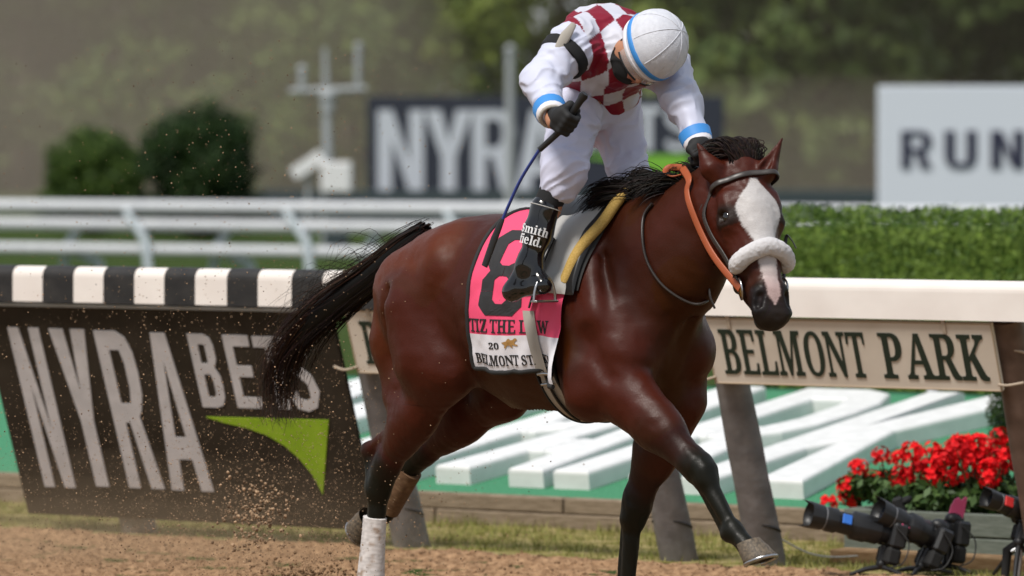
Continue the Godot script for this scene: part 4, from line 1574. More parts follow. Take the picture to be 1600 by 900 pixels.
func face_tint(p: Vector3, c: Color) -> Color:
	var q := p - head_o
	var a := q.dot(e1) / 0.965
	var b := q.dot(e2)
	var s := q.dot(e3) + 0.006 * coat_noise.get_noise_3dv(p * 160.0)
	if a > 0.13 and a < 0.24:       # dark skin about the eyes
		var e := Vector2(a - 0.205, (b + 0.042)).length()
		if absf(s) > 0.055 and e < 0.062:
			c = c.lerp(POINTS, 0.85 * smoothstep(0.062, 0.03, e))
	if b > -0.075:
		# white blaze: wide on the forehead, narrow below, wider again towards the near nostril
		var w := 0.0
		var mid := 0.0
		if a > 0.075 and a < 0.20:
			w = lerpf(0.012, 0.080, smoothstep(0.07, 0.185, a))
			mid = -0.006
		elif a >= 0.20 and a < 0.36:
			w = lerpf(0.080, 0.036, smoothstep(0.195, 0.345, a))
			mid = lerpf(-0.008, 0.0, (a - 0.2) / 0.16)
		elif a >= 0.36 and a < 0.56:
			w = lerpf(0.034, 0.024, smoothstep(0.36, 0.5, a)) * (1.0 - 0.8 * smoothstep(0.52, 0.56, a))
			mid = 0.002
		if w > 0.0:
			var white := Color(0.68, 0.66, 0.67) if a < 0.36 else Color(0.62, 0.46, 0.45).lerp(Color(0.66, 0.62, 0.62), smoothstep(0.52, 0.38, a))
			c = c.lerp(white, smoothstep(w + 0.004, w - 0.004, absf(s - mid)))
	return c
func build_horse() -> void:
	coat_noise.seed = 5
	coat_noise.frequency = 1.0
	make_horse_bones()
	horse_node = base("horse", HO, "bay racehorse with broad white blaze, black mane and tail", "horse")
	var pl := head_o - e2 * 0.02 + e1 * 0.02
	var pn := (fh_of() * 0.72 + UP * 0.1).normalized()
	var cutp := head_o - fh_of() * 0.16
	var all := horse_bones + head_bones
	# one skin: body in coarse cells, head in fine ones, cut across the neck
	var near := []
	for q in horse_bones:
		if (q.a as Vector3).distance_to(head_o) < 0.7 or (q.b as Vector3).distance_to(head_o) < 0.7:
			near.append(q)
	var limbs := []
	for q in horse_bones:
		if minf(q.a.y, q.b.y) < 0.98:
			limbs.append(q)
	var body := flesh(all, 0.0108, null, muscle, func(p: Vector3) -> bool: return ((p - cutp).dot(pn) < 0.006 or p.y < 1.0) and p.y > 0.815)
	var legs := flesh(limbs, 0.0062, null, sinew, func(p: Vector3) -> bool: return p.y < 0.824, Vector4(0, -20, -18, 20.85))
	var head := flesh(near + head_bones, 0.0048, face_tint, muscle, func(p: Vector3) -> bool: return (p - cutp).dot(pn) > -0.004 and p.y > 1.0, Vector4(E(0.22, -0.08, 0).x, E(0.22, -0.08, 0).y, E(0.22, -0.08, 0).z, 0.52))
	var st := SurfaceTool.new()
	st.append_from(body, 0, Transform3D.IDENTITY)
	st.append_from(legs, 0, Transform3D.IDENTITY)
	st.append_from(head, 0, Transform3D.IDENTITY)
	# veins standing under the thin skin
	var vs := new_st()
	for path in [[[1006, 606], [1026, 628], [1044, 662], [1068, 694]], [[905, 440], [922, 478], [950, 520], [962, 566]], [[1034, 380], [1052, 410], [1072, 434]], [[640, 420], [668, 446], [700, 424], [716, 398]], [[668, 500], [690, 540], [684, 580]], [[640, 600], [622, 648], [610, 690]], [[1102, 372], [1116, 392], [1122, 410]], [[985, 430], [1000, 468], [1030, 500]], [[1108, 760], [1124, 792], [1140, 820]], [[880, 640], [850, 622], [818, 612]]]:
		var line := []
		for q in path:
			line.append(on_hide(q[0], q[1], -0.0015))
		vs.set_color(BAY)
		var soft := curve(line, 5)
		var rr := []
		for i in soft.size():
			rr.append(0.0048 * sin(PI * (i + 0.6) / (soft.size() + 0.2)))
		tube(vs, soft, rr, 7, false)
	st.append_from(vs.commit(), 0, Transform3D.IDENTITY)
	put("body", st.commit(), M.coat, horse_node)
	for s in [1.0, -1.0]:
		var e := new_st()
		ball(e, E(0.203, -0.040, 0.086 * s), e1 * 0.027, e2 * 0.022, e3 * 0.024, 16, 10)
		put("eye", e.commit(), M.eye, horse_node)
	# hooves
	make_hoof(J(1168, 847, 0.128), J(1178, 880, 0.126), (HF + UP * 0.12).normalized(), 0.064)
	make_hoof(H(0.335, 0.08, -0.14), H(0.365, 0.01, -0.14), HF, 0.062)
	make_hoof(H(-0.70, 0.08, 0.155), H(-0.665, 0.01, 0.155), HF, 0.062)
	make_hoof(J(574, 806, -0.14), J(556, 818, -0.14), (J(556, 850, -0.14) - J(566, 790, -0.14)).normalized(), 0.060)
	# bandages on the hind cannons
	make_bandage(J(586, 806, 0.155), J(578, 918, 0.155), 0.042, 0.053, Color(0.68, 0.64, 0.62))
	make_bandage(J(641, 732, -0.14), J(604, 793, -0.14), 0.0475, 0.050, Color(0.17, 0.10, 0.058))
	make_tail()
	make_mane()
func on_hide(px: float, py: float, off: float) -> Vector3:
	var dir := at(px, py, 1.0) - Vector3(0, EYE, 0)
	var d := 16.6
	for i in 40:
		var v := field_at(horse_bones, Vector3(0, EYE, 0) + dir * d)
		if v < off + 0.0008:
			break
		d += (v - off) * 0.85
	return Vector3(0, EYE, 0) + dir * d
func make_hoof(coronet: Vector3, sole: Vector3, toe: Vector3, r: float) -> void:
	var ax := (sole - coronet).normalized()
	toe = (toe - ax * toe.dot(ax)).normalized()
	var sd := ax.cross(toe)
	var g := []
	var len := coronet.distance_to(sole)
	for i in 8:
		var u := i / 5.0
		var row := []
		for j in 29:
			var a := TAU * j / 28.0
			var rr := r * lerpf(0.66, 0.93, minf(u, 1.0))
			var k := 1.0 if i < 6 else (0.86 if i == 6 else 0.02)
			var slope := toe * (0.030 * minf(u, 1.0))
			var v := coronet + ax * (len * minf(u, 1.0) - (0.004 if i > 5 else 0.0)) + slope + (toe * cos(a) * (1.12 if cos(a) > 0 else 0.85) + sd * sin(a)) * rr * k
			v += (toe * cos(a) + sd * sin(a)) * 0.0012 * sin(u * 21.0)
			row.append(v)
		g.append(row)
	var st := new_st()
	grid(st, g, true)
	var h := put("hoof", st.commit(), M.hoof, horse_node)
	# shoe
	st = new_st()
	var c := []
	for j in 20:
		var a := deg_to_rad(-140.0 + 280.0 * j / 19.0)
		c.append(coronet + ax * (len + 0.003) + toe * 0.030 + (toe * cos(a) * (1.12 if cos(a) > 0 else 0.85) + sd * sin(a)) * r * 0.84)
	tube(st, c, [0.008], 6)
	put("shoe", st.commit(), M.steel, h)
func make_bandage(a: Vector3, b: Vector3, ra: float, rb: float, col: Color) -> void:
	var d := (b - a)
	var st := new_st()
	var g := []
	var cols := []
	var side := d.cross(HR).normalized()
	var sd := d.cross(side).normalized()
	var rnd := RandomNumberGenerator.new()
	rnd.seed = 3
	for i in 60:
		var u := i / 59.0
		var row := []
		var cr := []
		for j in 25:
			var t := TAU * j / 24.0
			var wrap := 0.0007 * absf(fmod(u * 17.0 + j / 24.0, 1.0) - 0.5) * 2.0
			var r := lerpf(ra, rb, u * u) * (0.2 if i == 0 or i == 59 else 1.0) + wrap + 0.0008 * coat_noise.get_noise_2d(u * 300.0, j * 9.0)
			row.append(a + d * u + (side * cos(t) * 1.12 + sd * sin(t) * 0.92) * r)
			var k := 0.85 + 0.3 * coat_noise.get_noise_2d(u * 9.0, j * 0.6)
			var stain := smoothstep(0.15, 0.5, coat_noise.get_noise_3d(u * 5.0 + 20.0, j * 0.35, 3.0) + 0.35 * (u - 0.4))
			cr.append((col * k).lerp(Color(0.24, 0.15, 0.085), 0.75 * stain))
		g.append(row)
		cols.append(cr)
	grid(st, g, false, cols)
	put("leg_bandage", st.commit(), M.bandage, horse_node)
func strand(st: SurfaceTool, pts: Array, r: float, col: Color) -> void:
	st.set_color(col)
	var n := pts.size()
	var rr := []
	for i in n:
		rr.append(r * (1.0 - 0.85 * pow(float(i) / (n - 1), 2.0)))
	tube(st, pts, rr, 3, false)
func make_tail() -> void:
	var rnd := RandomNumberGenerator.new()
	rnd.seed = 12
	var spine := [J(664, 360, 0.0), J(632, 385, 0.0), J(590, 425, 0.01), J(535, 466, 0.02), J(482, 512, 0.03), J(448, 566, 0.03), J(440, 620, 0.02), J(442, 652, 0.02)]
	var st := new_st()
	var core := curve(spine.slice(0, 6), 5)
	var rr := []
	for i in core.size():
		var u := float(i) / (core.size() - 1)
		rr.append(lerpf(0.028, 0.058, sin(u * PI)) * (1.0 if u < 0.85 else 0.7))
	st.set_color(Color(0.006, 0.005, 0.005))
	tube(st, core, rr, 10, true)
	var locks := []
	for i in 44:
		locks.append(Vector3(rnd.randfn(), rnd.randfn(), rnd.randfn()))
	for i in 1150:
		var stray := rnd.randf() < 0.12
		var lk: Vector3 = locks[rnd.randi() % 44]
		var o := (lk * 0.62 + Vector3(rnd.randfn(), rnd.randfn(), rnd.randfn()) * 0.16) if not stray else Vector3(rnd.randfn(), rnd.randfn(), rnd.randfn()) * 0.9
		var len := clampf(0.78 + 0.25 * sin(lk.x * 40.0) + rnd.randfn() * 0.06, 0.5, 1.0)
		var pts := []
		var m := int(maxf(4.0, spine.size() * len))
		var lift := rnd.randf_range(0.0, 1.0)
		for k in m:
			var u := float(k) / 7.0
			var wd := 0.018 + 0.052 * u * (1.0 if u < 0.7 else 1.0 - (u - 0.7) * 1.1)
			var p: Vector3 = spine[k] + o * wd + Vector3(rnd.randfn(), rnd.randfn(), rnd.randfn()) * 0.005 * k * 0.5
			if stray:
				p += UP * (0.10 * u * lift * sin(u * 2.6)) - HF * 0.05 * u
			pts.append(p)
		var c := Color(0.008, 0.0065, 0.006).lerp(Color(0.05, 0.022, 0.013), pow(rnd.randf(), 2.0) * 0.35)
		if len > 0.9:
			c = c.lerp(Color(0.085, 0.038, 0.022), 0.55 * rnd.randf())
		strand(st, curve(pts, 3), rnd.randf_range(0.0014, 0.0032) * (0.5 if stray else 1.0), c)
	# flyaway hairs curling off the upper edge
	for i in 46:
		var k := rnd.randf_range(1.5, 3.6)
		var b0: Vector3 = (spine[int(k)] as Vector3).lerp(spine[int(k) + 1], fmod(k, 1.0)) + UP * 0.035
		var out := rnd.randf_range(0.08, 0.3)
		strand(st, curve([b0, b0 - HF * out * 0.4 + UP * out * rnd.randf_range(0.0, 0.4), b0 - HF * out + UP * out * rnd.randf_range(-0.4, 0.25), b0 - HF * out * 1.2 - UP * out * rnd.randf_range(0.1, 0.7)], 4), 0.0011, Color(0.012, 0.008, 0.007))
	put("tail", st.commit(), M.hair, horse_node)
func make_mane() -> void:
	var rnd := RandomNumberGenerator.new()
	rnd.seed = 15
	var st := new_st()
	# crest line from the withers to the poll, hair blown up and back
	var crest := [H(0.42, 1.535, 0), H(0.52, 1.55, 0), H(0.64, 1.58, 0), H(0.76, 1.60, 0), head_o - fh_of() * 0.10 + UP * 0.0, head_o - fh_of() * 0.02 + UP * 0.02]
	for i in 1500:
		var k := rnd.randf_range(0.0, 4.999)
		var b0: Vector3 = (crest[int(k)] as Vector3).lerp(crest[int(k) + 1], fmod(k, 1.0)) + HR * rnd.randfn() * 0.012 - UP * 0.02
		var lock := floorf(k * 4.0)
		var a := sin(lock * 12.9) * 0.5 + 0.5
		var c2 := sin(lock * 7.3 + 1.0) * 0.5 + 0.5
		var len := rnd.randf_range(0.09, 0.17) * (0.75 + 0.5 * a)
		if k > 3.3:
			len *= 0.62
			b0 -= HR * 0.02
		var dir := (UP * (0.55 + 0.6 * c2) - HF * (0.35 + 0.6 * a) + HR * ((0.9 - 1.3 * c2) if k < 3.3 else -0.4) + Vector3(rnd.randfn(), rnd.randfn(), rnd.randfn()) * 0.16).normalized()
		var p1 := b0 + dir * len * 0.5
		var p2 := p1 + (dir + UP * -0.55 - HF * 0.5 + HR * 0.35).normalized() * len * 0.5
		var p3 := p2 + (dir * 0.3 - UP * 0.9 - HF * 0.5 + HR * 0.4).normalized() * len * 0.3
		var c := Color(0.007, 0.006, 0.0055).lerp(Color(0.04, 0.02, 0.014), pow(rnd.randf(), 2.0) * 0.4)
		strand(st, curve([b0, p1, p2, p3], 3), rnd.randf_range(0.0014, 0.0032), c)
	put("mane", st.commit(), M.hair, horse_node)
	# forelock swept up between the ears
	st = new_st()
	for i in 800:
		var b0 := E(-0.01 + 0.04 * rnd.randf(), -0.012, rnd.randfn() * 0.020 - 0.005)
		var len := rnd.randf_range(0.06, 0.12)
		var p1 := b0 + UP * len * 0.55 - fh_of() * len * 0.1 + e3 * (0.005 + 0.022 * rnd.randfn())
		var p2 := p1 + UP * len * 0.10 - fh_of() * len * 0.4 + e3 * (0.012 + 0.014 * rnd.randfn())
		var p3 := p2 - UP * len * 0.25 - fh_of() * len * 0.4 + e3 * (0.02 + 0.014 * rnd.randfn())
		strand(st, curve([b0, p1, p2, p3], 3), rnd.randf_range(0.002, 0.0038), Color(0.008, 0.0065, 0.006).lerp(Color(0.05, 0.025, 0.016), pow(rnd.randf(), 2.0) * 0.5))
	put("forelock", st.commit(), M.hair, horse_node)

# ---------------------------------------------------------------- saddle cloth, saddle, girth, bridle
var trunk_bones := []
var front_bones := []
func around(f: float, deg: float, off: float) -> Vector3:     # a point off the horse's trunk, deg from straight up towards its right
	var o := H(f, 1.15, 0)
	var dir := HR * sin(deg_to_rad(deg)) + UP * cos(deg_to_rad(deg))
	var r := 0.55
	for i in 24:
		var d := field_at(trunk_bones, o + dir * r) - off
		if absf(d) < 0.0006:
			break
		r -= d * 0.8
	return o + dir * r
func on_head(a: float, deg: float, off: float) -> Vector3:    # a point off the horse's head, deg round its long axis from the forehead to its right
	var o := E(a, -0.085, 0)
	var dir := e2 * cos(deg_to_rad(deg)) + e3 * sin(deg_to_rad(deg))
	var r := 0.3
	for i in 24:
		var d := field_at(head_bones, o + dir * r) - off
		if absf(d) < 0.0004:
			break
		r -= d * 0.8
	return o + dir * r
func on_horse(px: float, py: float, off: float) -> Vector3:   # a point on the hide along a line of sight
	var dir := (at(px, py, 1.0) - Vector3(0, EYE, 0))
	var d := 16.6
	if front_bones.is_empty():
		for q in horse_bones:
			if (q.a - HO).dot(HF) > 0.2 and q.a.y > 1.0:
				front_bones.append(q)
		front_bones.append_array(head_bones)
	for i in 60:
		var v := field_at(front_bones, Vector3(0, EYE, 0) + dir * d) - off
		if v < 0.0006:
			break
		d += v * 0.8
	return Vector3(0, EYE, 0) + dir * d
func strap(called: String, pts: Array, w: float, m: Material, parent: Node, flat := 0.3, face := Vector3.ZERO) -> Node:
	var st := new_st()
	tube(st, curve(pts, 5), [w], 8, true, flat, face)
	return put(called, st.commit(), m, parent)
var cl_pts := []
var cl_n := []
const CF0 := -0.085
const CF1 := 0.40
const CA0 := -112.0
const CA1 := 127.0
func cloth_xy(f: float, deg: float, up: float) -> Vector3:
	var u: float = clampf((f - CF0) / (CF1 - CF0), 0.0, 0.9999) * (cl_pts[0].size() - 1)
	var v: float = clampf((deg - CA0) / (CA1 - CA0), 0.0, 0.9999) * (cl_pts.size() - 1)
	var i := int(v)
	var j := int(u)
	var p: Vector3 = (cl_pts[i][j] as Vector3).lerp(cl_pts[i][j + 1], u - j).lerp((cl_pts[i + 1][j] as Vector3).lerp(cl_pts[i + 1][j + 1], u - j), v - i)
	var n: Vector3 = (cl_n[i][j] as Vector3).lerp(cl_n[i + 1][j + 1], 0.5)
	return p + n.normalized() * up
func cloth_patch(f0: float, f1: float, a0: float, a1: float, up: float, nf := 30, na := 40) -> ArrayMesh:
	var g := []
	for i in na + 1:
		var row := []
		for j in nf + 1:
			row.append(cloth_xy(lerpf(f0, f1, float(j) / nf), lerpf(a0, a1, float(i) / na), up))
		g.append(row)
	var st := new_st()
	grid(st, g, true)
	return st.commit()
func cloth_shape(poly: Array, up: float) -> ArrayMesh:     # a flat print: outline in (forward, degrees), finely cut so that it follows the cloth
	var p := PackedVector2Array()
	for q in poly:
		p.append(Vector2(q[0], q[1]))
	var idx := Geometry2D.triangulate_polygon(p)
	var st := new_st()
	for k in range(0, idx.size(), 3):
		_cut(st, p[idx[k]], p[idx[k + 1]], p[idx[k + 2]], up, 3)
	return st.commit()
func _cut(st: SurfaceTool, a: Vector2, b: Vector2, c: Vector2, up: float, depth: int) -> void:
	if depth > 0:
		var ab := (a + b) / 2
		var bc := (b + c) / 2
		var ca := (c + a) / 2
		_cut(st, a, ab, ca, up, depth - 1)
		_cut(st, ab, b, bc, up, depth - 1)
		_cut(st, ca, bc, c, up, depth - 1)
		_cut(st, ab, bc, ca, up, depth - 1)
		return
	var v := [cloth_xy(a.x, a.y, up), cloth_xy(b.x, b.y, up), cloth_xy(c.x, c.y, up)]
	var n: Vector3 = (v[2] - v[0]).cross(v[1] - v[0]).normalized()
	if n.dot(v[0] - H(0.1, 1.1, 0)) < 0.0:
		v = [v[0], v[2], v[1]]
		n = -n
	for q in v:
		st.set_normal(n)
		st.add_vertex(q)
func build_tack() -> void:
	for q in horse_bones:
		var fa: float = (q.a - HO).dot(HF)
		if fa > -0.5 and fa < 0.56 and q.a.y > 0.95 and q.ra > 0.05:
			trunk_bones.append(q)
	var wr := FastNoiseLite.new()
	wr.seed = 2
	wr.frequency = 1.0
	for i in 49:
		var row := []
		var deg := lerpf(CA0, CA1, i / 48.0)
		for j in 25:
			var f := lerpf(CF0, CF1, j / 24.0)
			var w := 0.012 + 0.011 * wr.get_noise_2d(f * 11.0 + deg * 0.03, deg * 0.035) * smoothstep(30.0, 80.0, absf(deg)) + 0.010 * smoothstep(104.0, 127.0, deg) * (0.6 + wr.get_noise_1d(f * 14.0)) + 0.024 * smoothstep(0.30, 0.40, f) * smoothstep(90.0, 127.0, deg)
			row.append(around(f, deg, w + 0.004))
		cl_pts.append(row)
	for i in 49:
		var row := []
		for j in 25:
			var du: Vector3 = cl_pts[mini(i + 1, 48)][j] - cl_pts[maxi(i - 1, 0)][j]
			var dv: Vector3 = cl_pts[i][mini(j + 1, 24)] - cl_pts[i][maxi(j - 1, 0)]
			var n := du.cross(dv).normalized()
			row.append(n if n.dot(cl_pts[i][j] - H(0.1, 1.1, 0)) > 0.0 else -n)
		cl_n.append(row)
	var o := base("saddle_cloth", H(0.15, 1.0, 0), "pink and white saddle cloth with black number eight and name", "saddle cloth")
	put("pink_panel", cloth_patch(CF0 + 0.008, CF1, CA0, 103.0, 0.0, 36, 90), M.pink, o)
	put("white_panel", cloth_patch(CF0 + 0.008, CF1, 103.0, 125.0, 0.0, 36, 16), M.cloth_white, o)
	var st := new_st()
	var e := []
	for i in 40:
		e.append(cloth_xy(CF0 + 0.004, lerpf(-60.0, 126.0, i / 39.0), 0.0))
	for i in 24:
		e.append(cloth_xy(lerpf(CF0 + 0.01, CF1 - 0.002, i / 23.0), 126.4, 0.0))
	tube(st, e, [0.0085], 8)
	put("border", st.commit(), M.piping_black, o)
	# number eight with chamfered corners, cut through by its two windows
	var c8 := func(x: float, y: float) -> Array:      # x across, y up the number
		return [lerpf(-0.015, 0.195, x) + 0.0 * y, lerpf(90.0, 30.0, y)]
	var e8 := 0.004
	var ol := [[0.18, 0.0], [0.82, 0.0], [1.0, 0.11], [1.0, 0.40], [0.86, 0.5], [1.0, 0.6], [1.0, 0.89], [0.82, 1.0], [0.18, 1.0], [0.0, 0.89], [0.0, 0.6], [0.14, 0.5], [0.0, 0.40],
		[0.0, 0.27 + e8], [0.32, 0.27 + e8], [0.32, 0.40], [0.42, 0.44], [0.5 - e8, 0.44], [0.5 - e8, 0.56], [0.42, 0.56], [0.32, 0.6], [0.32, 0.82], [0.42, 0.87], [0.58, 0.87], [0.68, 0.82], [0.68, 0.6], [0.58, 0.56], [0.5 + e8, 0.56], [0.5 + e8, 0.44], [0.58, 0.44], [0.68, 0.40], [0.68, 0.18], [0.58, 0.13], [0.42, 0.13], [0.32, 0.18], [0.32, 0.27], [0.0, 0.27], [0.0, 0.11]]
	var poly := []
	for q in ol:
		poly.append(c8.call(q[0], q[1]))
	put("number", cloth_shape(poly, 0.0022), M.ink_black, o)
	var lay := func(x: float, y: float, h: float) -> Vector3:
		return cloth_xy(x, y, 0.001 + 0.0012 * h)
	text_on("lettering", "TIZ THE LAW", true, true, M.ink_black, o, lay, CF0 + 0.015, 0.335, 101.5, 92.5)
	text_on("lettering", "20", true, true, M.ink_black, o, lay, 0.035, 0.085, 112.0, 107.8)
	text_on("lettering", "BELMONT STAKES", true, true, M.ink_black, o, lay, CF0 + 0.03, 0.36, 122.3, 115.8)
	# small gold running horse
	put("emblem", cloth_shape([[0.100, 107.8], [0.113, 107.2], [0.128, 106.6], [0.135, 105.2], [0.143, 104.9], [0.146, 106.0], [0.155, 106.0], [0.164, 104.8], [0.172, 104.9], [0.176, 106.2], [0.170, 106.4], [0.163, 107.4], [0.162, 108.7], [0.176, 109.3], [0.172, 110.2], [0.158, 109.7], [0.148, 109.4], [0.153, 110.9], [0.147, 111.0], [0.138, 109.4], [0.128, 109.6], [0.122, 111.2], [0.115, 111.0], [0.120, 109.2], [0.112, 108.4]], 0.002), M.ink_gold, o)
	# ---- saddle
	o = base("racing_saddle", H(0.28, 1.45, 0), "small black and grey racing saddle on yellow foam pad", "saddle")
	var pad := func(called: String, f0: float, f1: float, a0: float, a1: float, up0: float, thick: float, m: Material) -> void:
		var g := []
		for i in 25:
			var row := []
			for j in 15:
				var u := i / 24.0
				var v := j / 14.0
				var ed := minf(minf(u, 1.0 - u) * 6.0, minf(v, 1.0 - v) * 5.0)
				row.append(around(lerpf(f0, f1, v), lerpf(a0, a1, u), up0 + thick * sqrt(clampf(ed, 0.0, 1.0))))
			g.append(row)
		var s2 := new_st()
		grid(s2, g, true)
		put(called, s2.commit(), m, o)
	pad.call("pad_cover", 0.20, 0.455, -70.0, 70.0, 0.008, 0.016, M.piping_black)
	pad.call("flap", 0.20, 0.415, 14.0, 74.0, 0.03, 0.014, M.saddle_grey)
	pad.call("flap", 0.20, 0.415, -86.0, -14.0, 0.03, 0.014, M.saddle_grey)
	pad.call("seat", 0.06, 0.36, -26.0, 20.0, 0.022, 0.03, M.saddle_black)
	pad.call("panel", 0.405, 0.45, 10.0, 74.0, 0.022, 0.012, M.saddle_black)
	st = new_st()
	var fo := []
	var fr := []
	for i in 22:
		var u := i / 21.0
		fo.append(around(lerpf(0.485, 0.395, u), lerpf(-8.0, 66.0, u), 0.026))
		fr.append(0.024 * (0.75 if i == 0 or i == 21 else 1.0))
	tube(st, fo, fr, 10, true, 0.8)
	put("foam_pad", st.commit(), M.foam_yellow, o)
	st = new_st()
	tube(st, curve([around(0.30, 40, 0.05), around(0.28, 62, 0.05), around(0.25, 84, 0.04)], 6), [0.014], 8, true, 0.3)
	put("stirrup_leather", st.commit(), M.saddle_black, o)
	# ---- girth
	o = base("girth", H(0.27, 0.9, 0), "cream girth with black elastic strap and buckles under the horse's belly", "girth")
	var gg := []
	for i in 60:
		var row := []
		for j in 7:
			row.append(around(0.222 + (j - 3) * (0.0085 + 0.0055 * smoothstep(12.0, 18.0, i)) + 0.045 * smoothstep(60.0, 130.0, 86.0 + i * 3.3), 86.0 + i * 3.3, 0.026 if i < 14 else 0.010))
		gg.append(row)
	st = new_st()
	grid(st, gg, true)
	put("webbing", st.commit(), M.girth_cream, o)
	for off in [-0.044, 0.048]:
		st = new_st()
		var ln := []
		for i in 36:
			ln.append(around(0.267 + off, 124.0 + i * 2.6, 0.010))
		tube(st, ln, [0.013 if off > 0 else 0.008], 6, true, 0.5)
		put("binding", st.commit(), M.piping_black, o)
	st = new_st()
	var ln2 := []
	for i in 22:
		ln2.append(around(0.267, 126.0 + i * 2.0, 0.018))
	tube(st, ln2, [0.010], 6, true, 0.5)
	put("buckle_strap", st.commit(), M.saddle_black, o)
	for deg in [129.0, 136.0]:
		st = new_st()
		tube(st, [around(0.24, deg, 0.022), around(0.267, deg - 0.6, 0.026), around(0.294, deg, 0.022)], [0.006], 6)
		put("buckle", st.commit(), M.steel, o)
	# ---- bridle
	o = base("bridle", head_o, "dark leather bridle with tan reins and brass bit plate", "bridle")
	var pts := []
	for i in 13:
		pts.append(on_head(0.060 + 0.018 * absf(i - 6.0) / 6.0, -96.0 + 16.0 * i, 0.006))
	strap("browband", pts, 0.0105, M.leather_dark, o, 0.35, e3)
	for s in [1.0, -1.0]:
		strap("cheek_strap", [on_head(0.075, 98 * s, 0.006), on_head(0.14, 110 * s, 0.006), on_head(0.22, 112 * s, 0.006), on_head(0.32, 108 * s, 0.006), on_head(0.41, 102 * s, 0.007), on_head(0.455, 99 * s, 0.008)], 0.012, M.leather_dark, o, 0.3, e3 * s)
		strap("throat_latch", [on_head(0.07, 98 * s, 0.006), on_head(0.11, 116 * s, 0.006), on_head(0.16, 135 * s, 0.006), on_head(0.22, 158 * s, 0.006)], 0.010, M.leather_dark, o, 0.3, e3 * s)
		var c0 := on_head(0.455, 97 * s, 0.010)
		var rg := []
		for i in 21:
			var a := TAU * i / 20.0
			rg.append(c0 + (e1 * cos(a) + e2 * sin(a) * 0.9 + e3 * s * 0.25 * sin(a)) * 0.036)
		var ring := strap("bit_ring", rg, 0.0038, M.steel, o, 1.0)
		var s3 := new_st()
		ball(s3, c0 + e1 * 0.012, e1 * 0.022, e3 * s * 0.004, e2 * 0.02, 14, 6)
		put("bit_plate", s3.commit(), M.brass, ring)
		strap("bit_strap", [on_head(0.40, 96 * s, 0.007), on_head(0.42, 120 * s, 0.007), on_head(0.43, 150 * s, 0.007), on_head(0.435, 180 * s, 0.007)], 0.008, M.leather_dark, o, 0.4)
	# reins: tan hand part over the neck, dark loop below
	var hand := at(1066, 262, 17.44)
	strap("rein", [on_head(0.455, 97, 0.012), on_horse(1118, 405, 0.012), on_horse(1096, 366, 0.010), on_horse(1078, 322, 0.010), on_horse(1073, 298, 0.012), on_horse(1076, 280, 0.02), hand], 0.014, M.leather_tan, o, 0.25, HR)
	strap("rein", [hand, at(1046, 262, 17.47), at(1040, 270, 17.46), at(1052, 276, 17.43), hand + Vector3(0.01, -0.02, 0)], 0.012, M.leather_tan, o, 0.3, HR)
	strap("rein", [on_head(0.455, -97, 0.012), on_head(0.40, -110, 0.03), at(1228, 372, 17.3), at(1236, 374, 17.28), at(1244, 388, 17.27)], 0.006, M.leather_dark, o, 0.4)
	strap("neck_strap", [on_horse(1019, 318, 0.010), on_horse(1006, 338, 0.008), on_horse(1004, 372, 0.008), on_horse(1011, 408, 0.008), on_horse(1030, 440, 0.008), on_horse(1054, 461, 0.010), on_horse(1080, 474, 0.014), on_horse(1098, 474, 0.014), at(1110, 464, 17.42), at(1112, 450, 17.44)], 0.0085, M.leather_dark, o, 0.6)
	strap("strap_end", [at(1108, 450, 17.36), at(1110, 466, 17.35), at(1117, 482, 17.35)], 0.010, M.leather_dark, o, 0.4)
	# ---- sheepskin noseband
	st = new_st()
	var roll := []
	var rr := []
	for i in 17:
		roll.append(on_head(0.352 + 0.035 * absf(i - 8.0) / 8.0, -78.0 + 9.75 * i, 0.014))
		rr.append(0.0275 * (0.8 if i == 0 or i == 16 else 1.0))
	var fz := FastNoiseLite.new()
	fz.seed = 9
	fz.frequency = 60.0
	var shape := []
	for i in 16:
		shape.append(bone(roll[i], rr[i], roll[i + 1], rr[i + 1], Color.WHITE, 0.01))
	var fleece := flesh(shape, 0.0042, null, func(p: Vector3) -> float: return 0.003 * fz.get_noise_3dv(p) + 0.003 * fz.get_noise_3dv(p * 2.3))
	tag(put("sheepskin_noseband", fleece, M.fleece), "thick white sheepskin noseband across the horse's nose", "noseband")

# ---------------------------------------------------------------- the jockey
var fold := FastNoiseLite.new()
var torso_o := Vector3.ZERO
var torso_x := Vector3.ZERO
var torso_y := Vector3.ZERO
var torso_z := Vector3.ZERO
func folds(p: Vector3) -> float:
	var w := p + Vector3(fold.get_noise_3dv(p * 0.22), fold.get_noise_3dv(p * 0.22 + Vector3(4, 4, 4)), 0.0) * 0.09
	var v := fold.get_noise_3d((w.x + w.y) * 0.62, (w.y - w.x) * 0.20, w.z * 0.35)
	var u := fold.get_noise_3d((w.x * 0.4 - w.y) * 0.85, (w.y * 0.4 + w.x) * 0.25 + 7.0, w.z * 0.45)
	return 0.011 * v - 0.007 * pow(1.0 - minf(absf(u) * 2.2, 1.0), 1.6)
func silk_tint(p: Vector3, c: Color) -> Color:
	var white := Color(0.56, 0.575, 0.70)
	if c.r < 0.5:
		return white
	var q := p - torso_o
	var a := q.dot(torso_x)
	var v := atan2(q.dot(torso_y), q.dot(torso_z)) * 0.16
	var m := posmod(int(floorf((a * 0.94 + v * 0.34) / 0.068)) + int(floorf((v * 0.94 - a * 0.34) / 0.068)), 2)
	return Color(0.20, 0.006, 0.020) if m == 0 else Color(0.55, 0.55, 0.62)
func sleeve_tint(_p: Vector3, _c: Color) -> Color:
	return Color(0.56, 0.575, 0.70)
